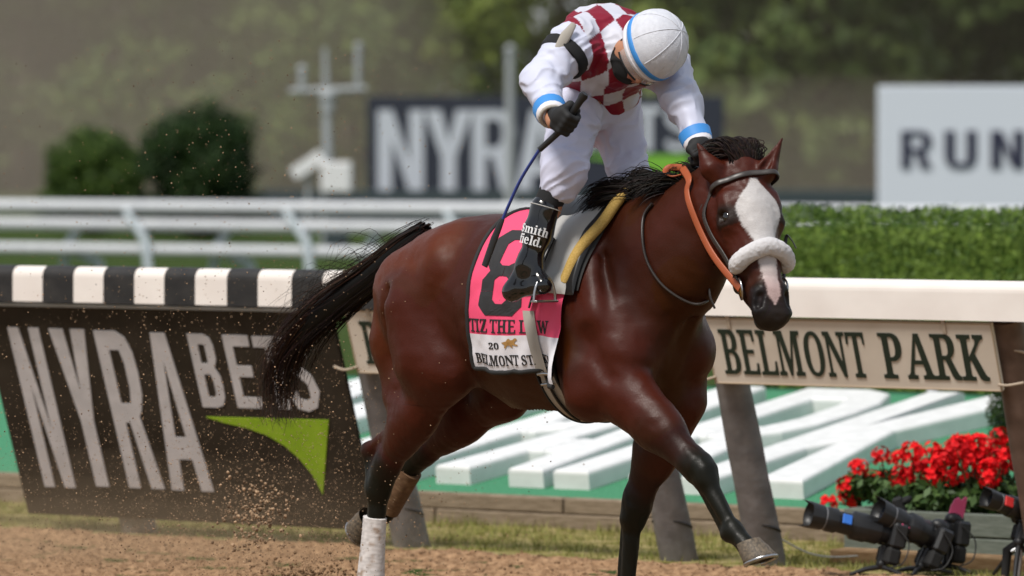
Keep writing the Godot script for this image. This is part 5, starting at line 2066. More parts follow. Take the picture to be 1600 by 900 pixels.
func build_rider() -> void:
	fold.seed = 17
	fold.frequency = 13.0
	fold.fractal_octaves = 2
	var pv := at(934, 163, 17.88)
	var ab := at(936, 118, 17.84)
	var ch := at(944, 80, 17.70)
	var nk := at(986, 84, 17.52)
	var rs := at(893, 74, 17.52)
	var re := at(846, 129, 17.42)
	var rw := at(860, 174, 17.26)
	var ls := at(1046, 108, 17.68)
	var le := at(1066, 160, 17.54)
	var lw := at(1088, 216, 17.46)
	var rh := at(900, 178, 17.72)
	var rk := at(879, 264, 17.53)
	var ra := at(826, 418, 17.51)
	var lh := at(962, 182, 17.90)
	var lk := at(984, 276, 17.78)
	var la := H(0.24, 1.24, -0.35)
	torso_o = ab
	torso_y = (nk - pv).normalized()
	torso_z = Vector3(0.25, -0.62, 0.74)
	torso_z = (torso_z - torso_y * torso_z.dot(torso_y)).normalized()
	torso_x = torso_y.cross(torso_z)
	var hc := at(1023, 70, 17.50)
	var hu := Vector3(0.74, 0.40, 0.54).normalized()
	var hf := Vector3(-0.22, -0.85, 0.40)
	hf = (hf - hu * hf.dot(hu)).normalized()
	var hs := hu.cross(hf)
	var o := base("person", H(0.27, 1.2, 0), "person in maroon and white checked silks bending over the horse's neck", "person")
	var skin := Color(0.42, 0.20, 0.12)
	# body, one skin from head to feet
	var B := []
	B.append(bone(pv, 0.11, ab, 0.115, skin, 0.06))
	B.append(bone(ab, 0.115, ch, 0.13, skin, 0.06))
	B.append(bone(ch, 0.13, nk, 0.06, skin, 0.06))
	B.append(bone(ch, 0.09, rs, 0.055, skin, 0.05))
	B.append(bone(ch, 0.09, ls, 0.055, skin, 0.05))
	var face := hc - hu * 0.045 + hf * 0.02
	B.append(bone(nk, 0.05, face - hf * 0.03, 0.055, skin, 0.03))
	B.append(bone(hc - hu * 0.01, 0.085, face, 0.078, skin, 0.03))
	B.append(bone(face - hu * 0.03 + hf * 0.02, 0.055, face - hu * 0.07 + hf * 0.05, 0.032, skin, 0.03))
	B.append(bone(face + hf * 0.078 - hu * 0.005, 0.010, face + hf * 0.094 - hu * 0.032, 0.014, skin, 0.015))
	B.append(bone(face + hf * 0.072 - hu * 0.058 + hs * 0.018, 0.009, face + hf * 0.072 - hu * 0.058 - hs * 0.018, 0.009, Color(0.38, 0.12, 0.09), 0.01))
	for s in [1.0, -1.0]:
		B.append(bone(face + hs * 0.076 * s - hf * 0.02 + hu * 0.01, 0.018, face + hs * 0.078 * s - hf * 0.015 - hu * 0.025, 0.013, skin, 0.012, 0.6, hs))
	for q in [[rs, re, rw], [ls, le, lw]]:
		B.append(bone(q[0], 0.052, q[1], 0.04, skin, 0.03))
		B.append(bone(q[1], 0.04, q[2], 0.028, skin, 0.03))
		B.append(bone(q[2], 0.028, q[2] + (q[2] - q[1]).normalized() * 0.07, 0.026, skin, 0.02))
	for q in [[rh, rk, ra], [lh, lk, la]]:
		B.append(bone(q[0], 0.085, q[1], 0.052, skin, 0.05))
		B.append(bone(q[1], 0.046, q[1].lerp(q[2], 0.4), 0.036, skin, 0.03))
		B.append(bone(q[1].lerp(q[2], 0.4), 0.036, q[2], 0.026, skin, 0.03))
		B.append(bone(q[2], 0.024, q[2] + HF * 0.04 - UP * 0.035, 0.018, skin, 0.02))
	put("body", flesh(B, 0.008), M.skin, o)
	# silks
	var T := Color(1, 0, 0)
	var W := Color(0, 0, 1)
	var S := []
	S.append(bone(at(938, 146, 17.86), 0.128, ab, 0.142, T, 0.06))
	S.append(bone(ab, 0.140, ch, 0.152, T, 0.06))
	S.append(bone(ch, 0.152, at(972, 80, 17.62), 0.120, T, 0.05))
	S.append(bone(at(918, 62, 17.62), 0.090, at(902, 70, 17.54), 0.080, T, 0.04))
	S.append(bone(at(1000, 92, 17.66), 0.085, at(1032, 102, 17.68), 0.078, T, 0.05))
	S.append(bone(rs, 0.078, re, 0.062, W, 0.04))
	S.append(bone(re, 0.062, rw, 0.040, W, 0.035))
	S.append(bone(ls, 0.072, le, 0.059, W, 0.04))
	S.append(bone(le, 0.059, lw, 0.041, W, 0.035))
	put("jersey", flesh(S, 0.005, silk_tint, folds), M.silk, o)
	# breeches
	var P := []
	var pw := Color(0.57, 0.575, 0.71)
	P.append(bone(at(940, 152, 17.86), 0.122, pv, 0.125, pw, 0.05))
	P.append(bone(rh, 0.094, rk, 0.070, pw, 0.06))
	P.append(bone(rk, 0.070, at(874, 290, 17.53), 0.060, pw, 0.04))
	P.append(bone(lh, 0.092, lk, 0.066, pw, 0.06))
	P.append(bone(lk, 0.066, at(988, 312, 17.82), 0.056, pw, 0.04))
	P.append(bone(at(985, 312, 17.82), 0.06, lk.lerp(la, 0.4), 0.055, pw, 0.03))
	put("breeches", flesh(P, 0.0055, null, folds), M.nylon, o)
	# stocking and boots
	var G := []
	G.append(bone(at(873, 286, 17.53), 0.054, at(852, 326, 17.52), 0.047, Color.BLACK, 0.02))
	put("stocking", flesh(G, 0.006), M.stocking, o)
	var bt := at(852, 326, 17.52)
	var an := at(827, 412, 17.51)
	for q in [[bt, an, at(800, 456, 17.52), at(848, 446, 17.46), true], [lk.lerp(la, 0.38), la, la - HF * 0.05 - UP * 0.06, la + HF * 0.13 - UP * 0.05, false]]:
		var K := []
		K.append(bone(q[0], 0.052, q[0].lerp(q[1], 0.45), 0.048, Color.BLACK, 0.02))
		K.append(bone(q[0].lerp(q[1], 0.45), 0.048, q[1], 0.037, Color.BLACK, 0.03))
		K.append(bone(q[1], 0.037, q[2], 0.031, Color.BLACK, 0.03))
		K.append(bone(q[2] + UP * 0.004, 0.030, q[3], 0.027, Color.BLACK, 0.02))
		K.append(bone(q[1], 0.035, q[3] + UP * 0.004, 0.027, Color.BLACK, 0.03))
		var bo := put("boot", flesh(K, 0.006, null, func(p: Vector3) -> float: return 0.0035 * fold.get_noise_3dv(p * 0.8)), M.boot, o)
		if q[4]:
			var ax: Vector3 = (q[1] - q[0]).normalized()
			var toc: Vector3 = (Vector3(0, EYE, 0) - q[0]).normalized()
			toc = (toc - ax * toc.dot(ax)).normalized()
			var rt := ax.cross(toc) * -1.0
			if rt.x < 0.0:
				rt = -rt
			var top: Vector3 = q[0]
			var wrapb := func(x: float, y: float, h: float) -> Vector3:
				var r := 0.0625 + 0.0012 * h - 0.045 * y - maxf(y - 0.09, 0.0) * 0.055
				var c: Vector3 = top + ax * y
				return c + (toc * cos(x) + rt * sin(x)) * r
			text_on("lettering", "Smith", true, true, M.print_white, bo, wrapb, -1.3, 0.62, 0.098, 0.066)
			text_on("lettering", "field.", true, true, M.print_white, bo, wrapb, -1.3, 0.42, 0.136, 0.103)
			var st0 := new_st()
			var c0 := []
			for i in 25:
				var a := TAU * i / 24.0
				c0.append(top - ax * 0.005 + (toc * cos(a) + rt * sin(a)) * 0.0535)
			tube(st0, c0, [0.002], 6, false)
			put("top_binding", st0.commit(), M.saddle_grey, bo)
	# stirrup iron
	var si := base("stirrup_iron", at(850, 452, 17.46), "small metal stirrup iron under the black boot", "stirrup")
	var st := new_st()
	var ring := []
	for i in 17:
		var a := PI * i / 16.0
		ring.append(at(851, 452, 17.46) + HR * cos(a) * 0.05 + UP * (sin(a) * 0.085 - 0.04))
	tube(st, ring, [0.005], 6)
	put("bow", st.commit(), M.steel, si)
	st = new_st()
	box(st, at(851, 452, 17.46) - UP * 0.041, HR * 0.052, UP * 0.004, HF * 0.016, 0.002)
	put("tread", st.commit(), M.steel, si)
	# cuffs
	for q in [[re, rw], [le, lw]]:
		var d: Vector3 = (q[1] - q[0]).normalized()
		st = new_st()
		tube(st, [q[1] - d * 0.026, q[1] - d * 0.022, q[1] + d * 0.012, q[1] + d * 0.016], [0.050, 0.058, 0.054, 0.044], 18)
		var cu := put("cuff", st.commit(), M.band_blue, o)
		st = new_st()
		tube(st, [q[1] + d * 0.010, q[1] + d * 0.014, q[1] + d * 0.026, q[1] + d * 0.028], [0.049, 0.052, 0.049, 0.038], 18)
		put("edge", st.commit(), M.cloth_white, cu)
	# arm band and pass on the near sleeve
	var m0: Vector3 = rs.lerp(re, 0.26)
	var d0: Vector3 = (re - rs).normalized()
	st = new_st()
	tube(st, [m0 - d0 * 0.020, m0 - d0 * 0.016, m0 + d0 * 0.016, m0 + d0 * 0.020], [0.084, 0.0905, 0.0885, 0.082], 22)
	put("arm_band", st.commit(), M.stocking, o)
	st = new_st()
	tube(st, [at(897, 37, 17.44), at(884, 56, 17.42), at(872, 78, 17.42)], [0.010, 0.019, 0.016], 8, true, 0.35, Vector3.BACK)
	put("arm_pass", st.commit(), M.girth_cream, o)
	# collar
	var N := []
	N.append(bone(nk - torso_y * 0.02, 0.066, nk.lerp(face, 0.45), 0.062, Color.BLACK, 0.03))
	N.append(bone(nk.lerp(face, 0.45) - hu * 0.02, 0.056, face - hu * 0.065 + hf * 0.02, 0.052, Color.BLACK, 0.03))
	put("neck_gaiter", flesh(N, 0.006, null, folds), M.stocking, o)
	# helmet with silk cover
	var hp := base("jockey_helmet", hc, "off-white jockey helmet with blue band above goggles", "helmet")
	var g := []
	for i in 21:
		var t := deg_to_rad(118.0) * i / 20.0
		var row := []
		for j in 41:
			var p := TAU * j / 40.0
			var r := 0.119 + 0.0012 * fold.get_noise_2d(t * 0.3, p * 0.2)
			row.append(hc + hu * cos(t) * r * 1.0 + (hf * cos(p) * 1.08 + hs * sin(p) * 0.96) * maxf(sin(t), 0.003) * r)
		g.append(row)
	st = new_st()
	grid(st, g, true)
	put("shell", st.commit(), M.helmet_cloth, hp)
	for q in [[92.0, 106.0, 0.1215, "band", M.band_blue], [108.0, 119.0, 0.1225, "rim", M.cloth_white]]:
		g = []
		for i in 6:
			var t := deg_to_rad(lerpf(q[0], q[1], i / 5.0))
			var row := []
			for j in 41:
				var p := TAU * j / 40.0
				var r: float = q[2] - (0.006 if i == 0 or i == 5 else 0.0)
				row.append(hc + hu * cos(t) * r + (hf * cos(p) * 1.08 + hs * sin(p) * 0.96) * sin(t) * r)
			g.append(row)
		st = new_st()
		grid(st, g, true)
		put(q[3], st.commit(), q[4], hp)
	for k in 4:
		st = new_st()
		var c := []
		for i in 19:
			var t := deg_to_rad(lerpf(-90.0, 90.0, i / 18.0))
			var p := PI * k / 4.0 + 0.3
			c.append(hc + hu * cos(t) * 0.1196 + (hf * cos(p) * 1.08 + hs * sin(p) * 0.96) * sin(t) * 0.1196)
		tube(st, c, [0.0016], 5)
		put("seam", st.commit(), M.helmet_cloth, hp)
	# goggles
	var gl := base("goggles", face, "clear racing goggles below the helmet rim", "goggles")
	g = []
	for i in 7:
		var row := []
		for j in 15:
			var a := deg_to_rad(-75.0 + 150.0 * j / 14.0)
			row.append(face + (hf * cos(a) + hs * sin(a)) * (0.097 + 0.006 * sin(PI * i / 6.0)) + hu * lerpf(-0.036, 0.022, i / 6.0))
		g.append(row)
	st = new_st()
	grid(st, g, true)
	put("lens", st.commit(), M.goggle_lens, gl)
	for e in [0, 6]:
		st = new_st()
		tube(st, g[e], [0.004], 6)
		put("frame", st.commit(), M.stocking, gl)
	st = new_st()
	tube(st, [face + (hf * 0.25 + hs).normalized() * 0.1, face + hs * 0.105 - hf * 0.03 + hu * 0.01, face + hs * 0.09 - hf * 0.07 + hu * 0.015], [0.008], 6, true, 0.3)
	put("strap", st.commit(), M.stocking, gl)
	# whip
	var wa := at(914, 146, 17.13)
	var wb := at(786, 342, 17.34)
	var wd := (wb - wa).normalized()
	var wo := base("riding_whip", wa, "black riding whip with blue shaft held in black glove", "whip")
	st = new_st()
	tube(st, [wa, wa + wd * 0.01, wa + wd * 0.03, wa + wd * 0.16, at(843, 234, 17.22)], [0.012, 0.017, 0.013, 0.0115, 0.010], 10)
	put("handle", st.commit(), M.whip_black, wo)
	st = new_st()
	tube(st, curve([at(843, 234, 17.22), at(815, 278, 17.28), at(796, 318, 17.32), wb], 5), [0.0055], 8)
	put("shaft", st.commit(), M.whip_blue, wo)
	st = new_st()
	tube(st, [wb, at(781, 352, 17.345), at(772, 374, 17.36), at(757, 416, 17.38)], [0.008, 0.013, 0.016, 0.014], 10, true, 0.5, HR)
	put("flap", st.commit(), M.whip_black, wo)
	# gloves: fingers closed round the whip, and round the rein
	make_glove(o, rw, wa.lerp(wb, 0.22), wd, (at(880, 190, 17.0) - at(862, 180, 17.26)).normalized(), "glove")
	make_glove(o, lw, at(1093, 240, 17.42), Vector3(-0.7, -0.35, 0.3).normalized(), Vector3(0.25, -0.1, 0.9).normalized(), "glove")
	st = new_st()
	var cc := []
	var wdir := (rw - re).normalized()
	for i in 19:
		var a := TAU * i / 18.0
		var s1 := wdir.cross(UP).normalized()
		cc.append(rw + wdir * 0.034 + (s1 * cos(a) + s1.cross(wdir) * sin(a)) * 0.040)
	tube(st, cc, [0.007], 6, false)
	put("glove_cuff", st.commit(), M.girth_cream, o)
func make_glove(parent: Node, wrist: Vector3, grip: Vector3, axis: Vector3, out: Vector3, called: String) -> void:
	# four fingers of unequal length curl round the axis, the thumb closes from the other side
	var B := []
	out = (out - axis * out.dot(axis)).normalized()
	var sd := axis.cross(out)
	var to_wrist := (wrist - grip).normalized()
	var knuck := grip + out * 0.024
	if sd.dot(to_wrist) < 0.0:
		sd = -sd
	var k := Color.BLACK
	B.append(bone(wrist + (grip - wrist) * 0.25, 0.030, grip + sd * 0.030, 0.030, k, 0.02))
	for i in 4:
		var u := (i - 1.5) * 0.0205
		var r := 0.0112 - 0.0006 * absf(i - 1.0)
		var len: float = [0.95, 1.05, 1.0, 0.85][i]
		var p0 := grip + axis * u + sd * 0.030 + out * 0.010
		var p1 := grip + axis * u + sd * 0.010 + out * 0.031
		var p2 := grip + axis * u - sd * 0.022 * len + out * 0.022
		var p3 := grip + axis * u - sd * 0.026 * len - out * 0.006
		var p4 := grip + axis * u - sd * 0.006 - out * 0.024 * len
		B.append(bone(p0, 0.016, p1, r + 0.001, k, 0.012))
		B.append(bone(p1, r + 0.001, p2, r, k, 0.008))
		B.append(bone(p2, r, p3, r - 0.0005, k, 0.006))
		B.append(bone(p3, r - 0.0005, p4, r - 0.001, k, 0.006))
	B.append(bone(grip + sd * 0.036 - axis * 0.02, 0.017, grip + sd * 0.018 - axis * 0.052 - out * 0.016, 0.0135, k, 0.015))
	B.append(bone(grip + sd * 0.018 - axis * 0.052 - out * 0.016, 0.0135, grip - sd * 0.014 - axis * 0.045 - out * 0.018, 0.011, k, 0.008))
	put(called, flesh(B, 0.0035), M.glove, parent)

# ---------------------------------------------------------------- planter and geraniums
func floret_ball(rnd: RandomNumberGenerator, r: float, count: int) -> ArrayMesh:
	var st := new_st()
	for i in count:
		var d := Vector3(rnd.randfn(), rnd.randfn() + 0.35, rnd.randfn()).normalized()
		var c := d * r * rnd.randf_range(0.75, 1.0)
		var a := d.cross(Vector3(rnd.randfn(), rnd.randfn(), rnd.randfn())).normalized()
		var b := d.cross(a)
		for k in 5:
			var t := TAU * k / 5.0
			var dir := a * cos(t) + b * sin(t)
			var sd := d.cross(dir)
			var w := r * 0.33
			var cup := d * r * rnd.randf_range(0.05, 0.2)
			quad(st, c, c + dir * w * 0.6 - sd * w * 0.42 + cup * 0.5, c + dir * w * 1.15 + cup, c + dir * w * 0.6 + sd * w * 0.42 + cup * 0.5)
	return st.commit()
func build_flowers() -> void:
	var rnd := RandomNumberGenerator.new()
	rnd.seed = 44
	var tf := 1.12
	var s0 := s_at(1322, tf)
	var s1 := s0 + 2.6
	var dd := -rl(s_at(1420, tf), tf, 0).z
	var top := EYE - (797.0 - ROW) / FOC * dd
	var o := base("planter_box", rl((s0 + s1) / 2, tf + 0.2, 0), "long weathered grey-green plank planter holding red geraniums", "planter")
	for k in 2:
		var st := new_st()
		var hh := top / 2.0
		box(st, rl((s0 + s1) / 2, tf, hh * (k + 0.5)), RU * (s1 - s0) / 2, UP * (hh / 2 - 0.003), RN * 0.022, 0.005)
		put("plank", st.commit(), M.planter_paint, o)
		st = new_st()
		box(st, rl(s0 + 0.022, tf + 0.224, hh * (k + 0.5)), RU * 0.022, UP * (hh / 2 - 0.003), RN * 0.2, 0.005)
		put("plank", st.commit(), M.planter_paint, o)
	var st2 := new_st()
	box(st2, rl((s0 + s1) / 2 + 0.03, tf + 0.24, top * 0.45), RU * ((s1 - s0) / 2 - 0.05), UP * top * 0.45, RN * 0.19)
	put("soil", st2.commit(), M.bark, o)
	# pale sleeper in front of it
	var tq := 0.72
	var q0 := s_at(1296, tq)
	var d2 := -rl(s_at(1450, tq), tq, 0).z
	var tp := EYE - (866.0 - ROW) / FOC * d2
	st2 = new_st()
	box(st2, rl(q0 + 1.4, tq + 0.07, tp / 2), RU * 1.4, UP * tp / 2, RN * 0.07, 0.006)
	tag(put("timber_sleeper", st2.commit(), M.timber_pale), "pale brown timber sleeper lying before the planter", "sleeper")
	# plants
	var heads := [floret_ball(rnd, 0.050, 34), floret_ball(rnd, 0.056, 40), floret_ball(rnd, 0.042, 26)]
	var spots := [[1330, 742, 1], [1384, 733, 6], [1430, 720, 7], [1478, 718, 8], [1524, 706, 8], [1566, 702, 8], [1612, 700, 7], [1660, 700, 7], [1455, 740, 6], [1545, 735, 7]]
	var n := 0
	for q in spots:
		var t: float = tf + 0.12 + 0.2 * rnd.randf()
		var s := s_at(q[0], t)
		if q[2] == 1:
			s += 0.05
		var root := rl(s, t, top - 0.03)
		var pl := base("geranium", root, "red geranium plant in the grey planter" if n > 0 else "straggling red geranium at the end of the planter", "flower", "red geraniums in the planter")
		n += 1
		var cl := []
		for k in 5:
			cl.append([root + Vector3(rnd.randfn() * 0.05, 0.05 + rnd.randf() * 0.07, rnd.randfn() * 0.05), 0.075, 0.8])
		put("foliage", leaf_cloud(cl, 330, 0.026, Color(0.02, 0.045, 0.01), Color(0.085, 0.15, 0.04), rnd), M.leaf_lit, pl)
		var m: int = 4 if q[2] == 1 else q[2] - 1
		for k in m:
			var p := at(q[0] + rnd.randf_range(-30, 30), q[1] + rnd.randf_range(-24, 30), -root.z + rnd.randf_range(-0.12, 0.12))
			if q[2] == 1:
				var fx: Array = [[1326, 764], [1345, 738], [1333, 776], [1298, 793]][k]
				p = at(fx[0] - 4, fx[1] - 5, -root.z + 0.05 * (k - 2))
			var st := new_st()
			tube(st, [root, root.lerp(p, 0.6) + Vector3(rnd.randfn(), 1.0, rnd.randfn()) * 0.012, p], [0.004, 0.0035, 0.003], 5)
			put("stem", st.commit(), M.plant_green, pl)
			var h := put("flower_head", heads[rnd.randi() % 3], M.red_petal if rnd.randf() < 0.75 else M.red_petal_deep, pl)
			h.position = p - pl.position
			h.rotation = Vector3(rnd.randfn() * 0.3, rnd.randf() * TAU, rnd.randfn() * 0.3)
			h.scale = Vector3.ONE * rnd.randf_range(0.75, 1.1)

# ---------------------------------------------------------------- remote cameras on small tripods
func lathe(st: SurfaceTool, o: Vector3, ax: Vector3, prof: Array, sides := 22) -> void:
	var x := ax.cross(UP).normalized()
	var y := x.cross(ax)
	var g := []
	for q in prof:
		var row := []
		for j in sides + 1:
			var a := TAU * j / sides
			row.append(o + ax * q[0] + (x * cos(a) + y * sin(a)) * q[1])
		g.append(row)
	grid(st, g, false)
func build_remote_cameras() -> void:
	var list := [
		{"front": [1264, 804], "back": [1388, 834], "d": 20.55, "r": 0.055, "grip": true, "tape": "tape_blue", "label": "remote camera with blue taped long lens on small tripod"},
		{"front": [1372, 799], "back": [1456, 840], "d": 20.62, "r": 0.055, "grip": true, "tape": "tape_pink", "label": "remote camera with black flash unit and pink tape under its lens"},
		{"front": [1434, 826], "back": [1484, 832], "d": 20.7, "r": 0.044, "grip": true, "tape": "", "label": "remote camera with short lens and pink folded card on top"},
		{"front": [1541, 778], "back": [1604, 800], "d": 20.45, "r": 0.042, "grip": true, "tape": "tape_red", "label": "remote camera with red taped lens clamped on a raised arm"}]
	var k := 0
	for c in list:
		var a := at(c.front[0], c.front[1], c.d - 0.10)
		var b := at(c.back[0], c.back[1], c.d)
		var ax := (b - a).normalized()
		var len := a.distance_to(b)
		var sx := ax.cross(UP).normalized()
		var up := sx.cross(ax).normalized()
		var r: float = c.r
		var o := base("remote_camera", Vector3(b.x, 0, b.z), c.label, "camera", "remote cameras beside the rail")
		var st := new_st()
		lathe(st, a, ax, [[0.0, 0.002], [0.035, 0.002], [0.035, r * 0.80], [0.0, r * 0.94], [-0.002, r], [0.055, r * 0.93], [0.06, r * 0.86], [0.075, r * 0.86], [0.078, r * 0.93], [0.115, r * 0.93], [0.118, r * 0.80], [len * 0.52, r * 0.84], [len * 0.54, r * 1.06], [len * 0.70, r * 1.08], [len * 0.71, r * 1.0], [len * 0.86, r * 1.0], [len * 0.88, r * 0.75], [len, r * 0.7]])
		var lens := put("lens", st.commit(), M.black_plastic, o)
		st = new_st()
		lathe(st, a, ax, [[0.034, r * 0.79], [0.031, r * 0.5], [0.029, 0.001]])
		put("front_glass", st.commit(), M.lens_glass, lens)
		for sgn in [1.0, -1.0]:      # petals of the hood
			st = new_st()
			var g := []
			for i in 4:
				var row := []
				for j in 9:
					var t := deg_to_rad(90.0 * sgn + lerpf(-38.0, 38.0, j / 8.0) * (1.0 - 0.28 * i))
					row.append(a - ax * (0.002 + 0.013 * i) + (sx * cos(t) + up * sin(t)) * r * 0.985)
				g.append(row)
			grid(st, g, true)
			put("hood_petal", st.commit(), M.black_plastic, lens)
		st = new_st()
		lathe(st, a, ax, [[0.060, r * 0.872], [0.0605, r * 0.875], [0.064, r * 0.875], [0.0645, r * 0.872]])
		put("ring", st.commit(), M.silver_paint, lens)
		if c.tape != "":
			st = new_st()
			var sy := -1.0 if c.tape == "tape_pink" else 0.35
			var n := (Vector3(0, 0.2, 1) + up * sy * 0.6).normalized()
			n = (n - ax * n.dot(ax)).normalized()
			var m := a + ax * (len * 0.42) + n * r * 0.92
			box(st, m, ax * 0.020, n * 0.004, ax.cross(n) * 0.02, 0.002)
			put("tape", st.commit(), M[c.tape], lens)
		# body with grip, pentaprism, buttons
		st = new_st()
		box(st, b + ax * 0.028, ax * 0.034, up * 0.052, sx * 0.068, 0.012)
		box(st, b + ax * 0.012 - sx * 0.055, ax * 0.034, up * 0.05, sx * 0.02, 0.012)
		var body := put("body", st.commit(), M.black_plastic, o)
		st = new_st()
		box(st, b + ax * 0.022 - up * 0.085, ax * 0.03, up * 0.036, sx * 0.066, 0.012)
		put("battery_grip", st.commit(), M.grip_rubber, o)
		st = new_st()
		ball(st, b + ax * 0.018 + up * 0.056, ax * 0.045, up * 0.03, sx * 0.036, 16, 8)
		put("viewfinder_hump", st.commit(), M.silver_paint if k == 0 else M.black_plastic, body)
		st = new_st()
		tube(st, [b + ax * 0.03 + up * 0.05 - sx * 0.045, b + ax * 0.03 + up * 0.062 - sx * 0.045], [0.011], 10)
		put("dial", st.commit(), M.black_plastic, body)
		# ball head, plate, legs
		var foot := b - up * 0.125
		st = new_st()
		tube(st, [b - up * 0.05, foot + UP * 0.01], [0.02, 0.018], 10)
		ball(st, foot, Vector3(0.022, 0, 0), Vector3(0, 0.022, 0), Vector3(0, 0, 0.022), 14, 8)
		put("ball_head", st.commit(), M.black_plastic, o)
		for i in 3:
			var t := TAU * i / 3.0 + 0.9 + k
			st = new_st()
			var e := Vector3(foot.x + cos(t) * 0.13, 0.02, foot.z + sin(t) * 0.13)
			tube(st, [foot - UP * 0.01, foot.lerp(e, 0.5), e], [0.012, 0.010, 0.007], 8)
			put("leg", st.commit(), M.black_plastic, o)
		# remote trigger cable
		st = new_st()
		tube(st, curve([b + up * 0.03 + sx * 0.07, b + ax * 0.06 + sx * 0.09 - up * 0.02, b + ax * 0.05 + sx * 0.10 - up * 0.10, b + ax * 0.02 + sx * 0.06 - up * 0.13], 6), [0.003], 6)
		put("cable", st.commit(), M.cable, o)
		if k == 1:
			st = new_st()
			var f := at(1408, 802, c.d + 0.06)
			box(st, f, Vector3(0.022, 0.008, 0), Vector3(-0.018, 0.065, 0), Vector3(0, 0, 0.02), 0.01)
			ball(st, at(1415, 782, c.d + 0.06), Vector3(0.026, 0.01, 0), Vector3(0, 0.018, 0), Vector3(0, 0, 0.025), 12, 8)
			put("flash_unit", st.commit(), M.grip_rubber, o)
		if k == 2:
			st = new_st()
			var poly := PackedVector2Array()
			for q in [[1481, 806], [1486, 790], [1492, 780], [1498, 777], [1502, 782], [1508, 776], [1511, 777], [1507, 800], [1503, 813], [1495, 815]]:
				var p := at(q[0], q[1], c.d)
				poly.append(Vector2(p.x, p.y))
			slab(st, poly, Vector3(0, 0, -c.d - 0.01), Vector3.RIGHT, UP, Vector3(0.1, 0, 1).normalized(), 0.014, 0.003)
			put("folded_card", st.commit(), M.tape_pink, o)
			st = new_st()
			box(st, at(1490, 826, c.d), Vector3(0.03, 0.0, 0), Vector3(0, 0.024, 0), Vector3(0, 0, 0.025), 0.006)
			put("trigger_unit", st.commit(), M.grip_rubber, o)
		if k == 3:
			st = new_st()
			tube(st, [b - up * 0.12, at(1574, 860, c.d), at(1570, 905, c.d)], [0.014, 0.02, 0.016], 10)
			put("arm", st.commit(), M.grip_rubber, o)
			for px in [1588, 1594]:
				st = new_st()
				tube(st, curve([at(px - 8, 862, c.d - 0.03), at(px, 858, c.d - 0.03), at(px + 1, 872, c.d - 0.03), at(px - 3, 905, c.d - 0.03)], 4), [0.007], 8)
				put("clamp_lever", st.commit(), M.steel, o)
		k += 1
	# thin pale cord on the verge
	var cs := new_st()
	tube(cs, curve([rl(s_at(1222, 0.5), 0.5, 0.11), rl(s_at(1262, 0.62), 0.62, 0.05), rl(s_at(1300, 0.7), 0.7, 0.03), rl(s_at(1340, 0.7), 0.7, 0.04)], 6), [0.004], 6)
	tag(put("pale_cord", cs.commit(), M.cable_white), "thin pale cord running from the padded post across the grass", "cord")

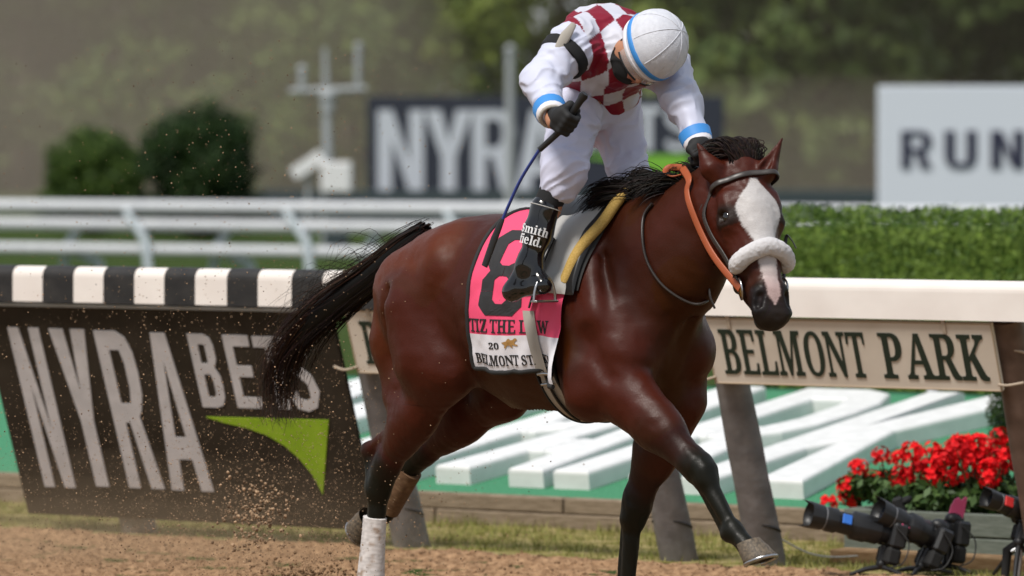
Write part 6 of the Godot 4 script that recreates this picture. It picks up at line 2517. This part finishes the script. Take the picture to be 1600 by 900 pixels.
# ---------------------------------------------------------------- loose dirt, flying dirt, grass
func scatter(called: String, mesh: Mesh, m: Material, xf: Array, cols: Array, label: String, category: String) -> void:
	var mm := MultiMesh.new()
	mm.transform_format = MultiMesh.TRANSFORM_3D
	mm.use_colors = true
	mm.mesh = mesh
	mm.instance_count = xf.size()
	for i in xf.size():
		mm.set_instance_transform(i, xf[i])
		mm.set_instance_color(i, cols[i])
	var mi := MultiMeshInstance3D.new()
	mi.name = called
	mi.multimesh = mm
	mi.material_override = m
	add_child(mi)
	tag(mi, label, category, "", "stuff")
func build_dirt_details() -> void:
	var rnd := RandomNumberGenerator.new()
	rnd.seed = 91
	var n1 := FastNoiseLite.new()
	n1.seed = 4
	n1.frequency = 0.1
	var n2 := FastNoiseLite.new()
	n2.seed = 14
	n2.frequency = 0.22
	n2.noise_type = FastNoiseLite.TYPE_CELLULAR
	# a lump with uneven corners
	var st := new_st()
	var v := []
	for i in 6:
		for j in 4:
			var d := Vector3(cos(TAU * i / 6.0) * sin(PI * (j + 0.5) / 4.0), cos(PI * (j + 0.5) / 4.0), sin(TAU * i / 6.0) * sin(PI * (j + 0.5) / 4.0))
			v.append(d * rnd.randf_range(0.7, 1.15))
	var g := []
	for j in 6:
		var row := []
		for i in 7:
			row.append(Vector3(0, 0.95, 0) if j == 0 else (Vector3(0, -0.95, 0) if j == 5 else v[(i % 6) * 4 + j - 1]))
		g.append(row)
	grid(st, g, true)
	var lump := st.commit()
	var xf := []
	var cols := []
	for i in 16000:
		var t := rnd.randf_range(-1.5, 0.40)
		var s := rnd.randf_range(-1.4, 7.0)
		var r := 0.002 + 0.0065 * pow(rnd.randf(), 3.0) + (0.008 * rnd.randf() if rnd.randf() < 0.02 else 0.0)
		var h := dirt_height(s, t, n1, n2)
		xf.append(Transform3D(Basis.from_euler(Vector3(rnd.randf() * TAU, rnd.randf() * TAU, 0)) * Basis.from_scale(Vector3(r, r * 0.8, r)), rl(s, t, h + r * 0.4)))
		var k := rnd.randf_range(0.45, 1.2)
		cols.append(Color(0.34 * k, 0.21 * k, 0.12 * k))
	scatter("dirt_clods", lump, M.clod, xf, cols, "loose brown clods lying on the dirt track", "dirt")
	# spray behind the hooves
	xf = []
	cols = []
	for i in 14000:
		var p: Vector3
		var roll := rnd.randf()
		var r := 0.0011 + 0.0024 * pow(rnd.randf(), 2.5)
		if roll < 0.50:
			p = at(460.0 + rnd.randfn() * 170.0 - 120.0 * rnd.randf(), 905.0 - absf(rnd.randfn()) * 120.0, rnd.randf_range(18.2, 21.4))
		elif roll < 0.84:
			p = at(rnd.randf_range(-40, 620), 930.0 - absf(rnd.randfn()) * 260.0, rnd.randf_range(17.6, 21.6))
		elif roll < 0.975:
			p = at(420.0 + rnd.randfn() * 190.0, rnd.randf_range(60, 700), rnd.randf_range(17.4, 21.6))
		else:
			p = at(398.0 + rnd.randfn() * 26.0, 800.0 + rnd.randfn() * 32.0, rnd.randf_range(18.6, 19.2))
			r = 0.003 + 0.006 * pow(rnd.randf(), 2.0)
		if p.y < 0.02:
			continue
		xf.append(Transform3D(Basis.from_euler(Vector3(rnd.randf() * TAU, rnd.randf() * TAU, 0)) * Basis.from_scale(Vector3(r, r * rnd.randf_range(0.6, 1.2), r)), p))
		var k := rnd.randf_range(0.35, 1.5)
		cols.append(Color(0.30 * k, 0.20 * k, 0.125 * k))
	# a burst thrown up close to the ground
	for i in 600:
		var p := at(470.0 + rnd.randfn() * 50.0, 915.0 - absf(rnd.randfn()) * 18.0, rnd.randf_range(18.8, 19.6))
		var r := 0.002 + 0.006 * pow(rnd.randf(), 2.5)
		xf.append(Transform3D(Basis.from_euler(Vector3(rnd.randf() * TAU, rnd.randf() * TAU, 0)) * Basis.from_scale(Vector3.ONE * r), p))
		var k := rnd.randf_range(0.4, 1.0)
		cols.append(Color(0.28 * k, 0.17 * k, 0.095 * k))
	scatter("flying_dirt", lump, M.clod, xf, cols, "spray of brown dirt thrown up behind the hooves", "dirt")
	# verge between the track and the timber edging
	var gg := []
	for i in 14:
		var row := []
		for j in 80:
			row.append(rl(-6.0 + 20.0 * j / 79.0, 0.30 + 1.42 * i / 13.0, 0.006 + 0.006 * n1.get_noise_2d(i * 40.0, j * 40.0)))
		gg.append(row)
	st = new_st()
	grid(st, gg, false)
	var vm := mat("verge", Color.WHITE, 0.95, 0.1)
	grainy(vm, 0.02, 71, lin(0.17, 0.15, 0.045), lin(0.34, 0.27, 0.13), 0.9, 4.0, 0.1)
	tag(put("grass_verge", st.commit(), vm), "thin sunburnt grass verge along the rail", "verge", "", "structure")
	var blade := new_st()
	for q in [Vector3(-0.5, 0, 0), Vector3(0.1, 1, 0.25), Vector3(0.5, 0, 0)]:
		blade.set_normal(Vector3(0, 0.5, 0.9).normalized())
		blade.add_vertex(q)
	xf = []
	cols = []
	for i in 26000:
		var s := rnd.randf_range(-1.6, 6.6)
		var t := rnd.randf_range(0.36, 1.70)
		var clump := n1.get_noise_2d(s * 25.0, t * 25.0)
		if clump + 0.35 * rnd.randf() < 0.05:
			continue
		var h := rnd.randf_range(0.02, 0.055) * (0.7 + 0.9 * maxf(clump, 0.0)) * (1.5 if t > 1.5 else 1.0)
		xf.append(Transform3D(Basis.from_euler(Vector3(rnd.randfn() * 0.4, rnd.randf() * TAU, rnd.randfn() * 0.4)) * Basis.from_scale(Vector3(0.0045, h, h)), rl(s, t, 0.004)))
		cols.append(Color(0.12, 0.15, 0.025).lerp(Color(0.33, 0.30, 0.09), rnd.randf()))
	scatter("verge_grass", blade.commit(), M.leaf_lit, xf, cols, "short yellowish grass blades on the verge by the rail", "grass")
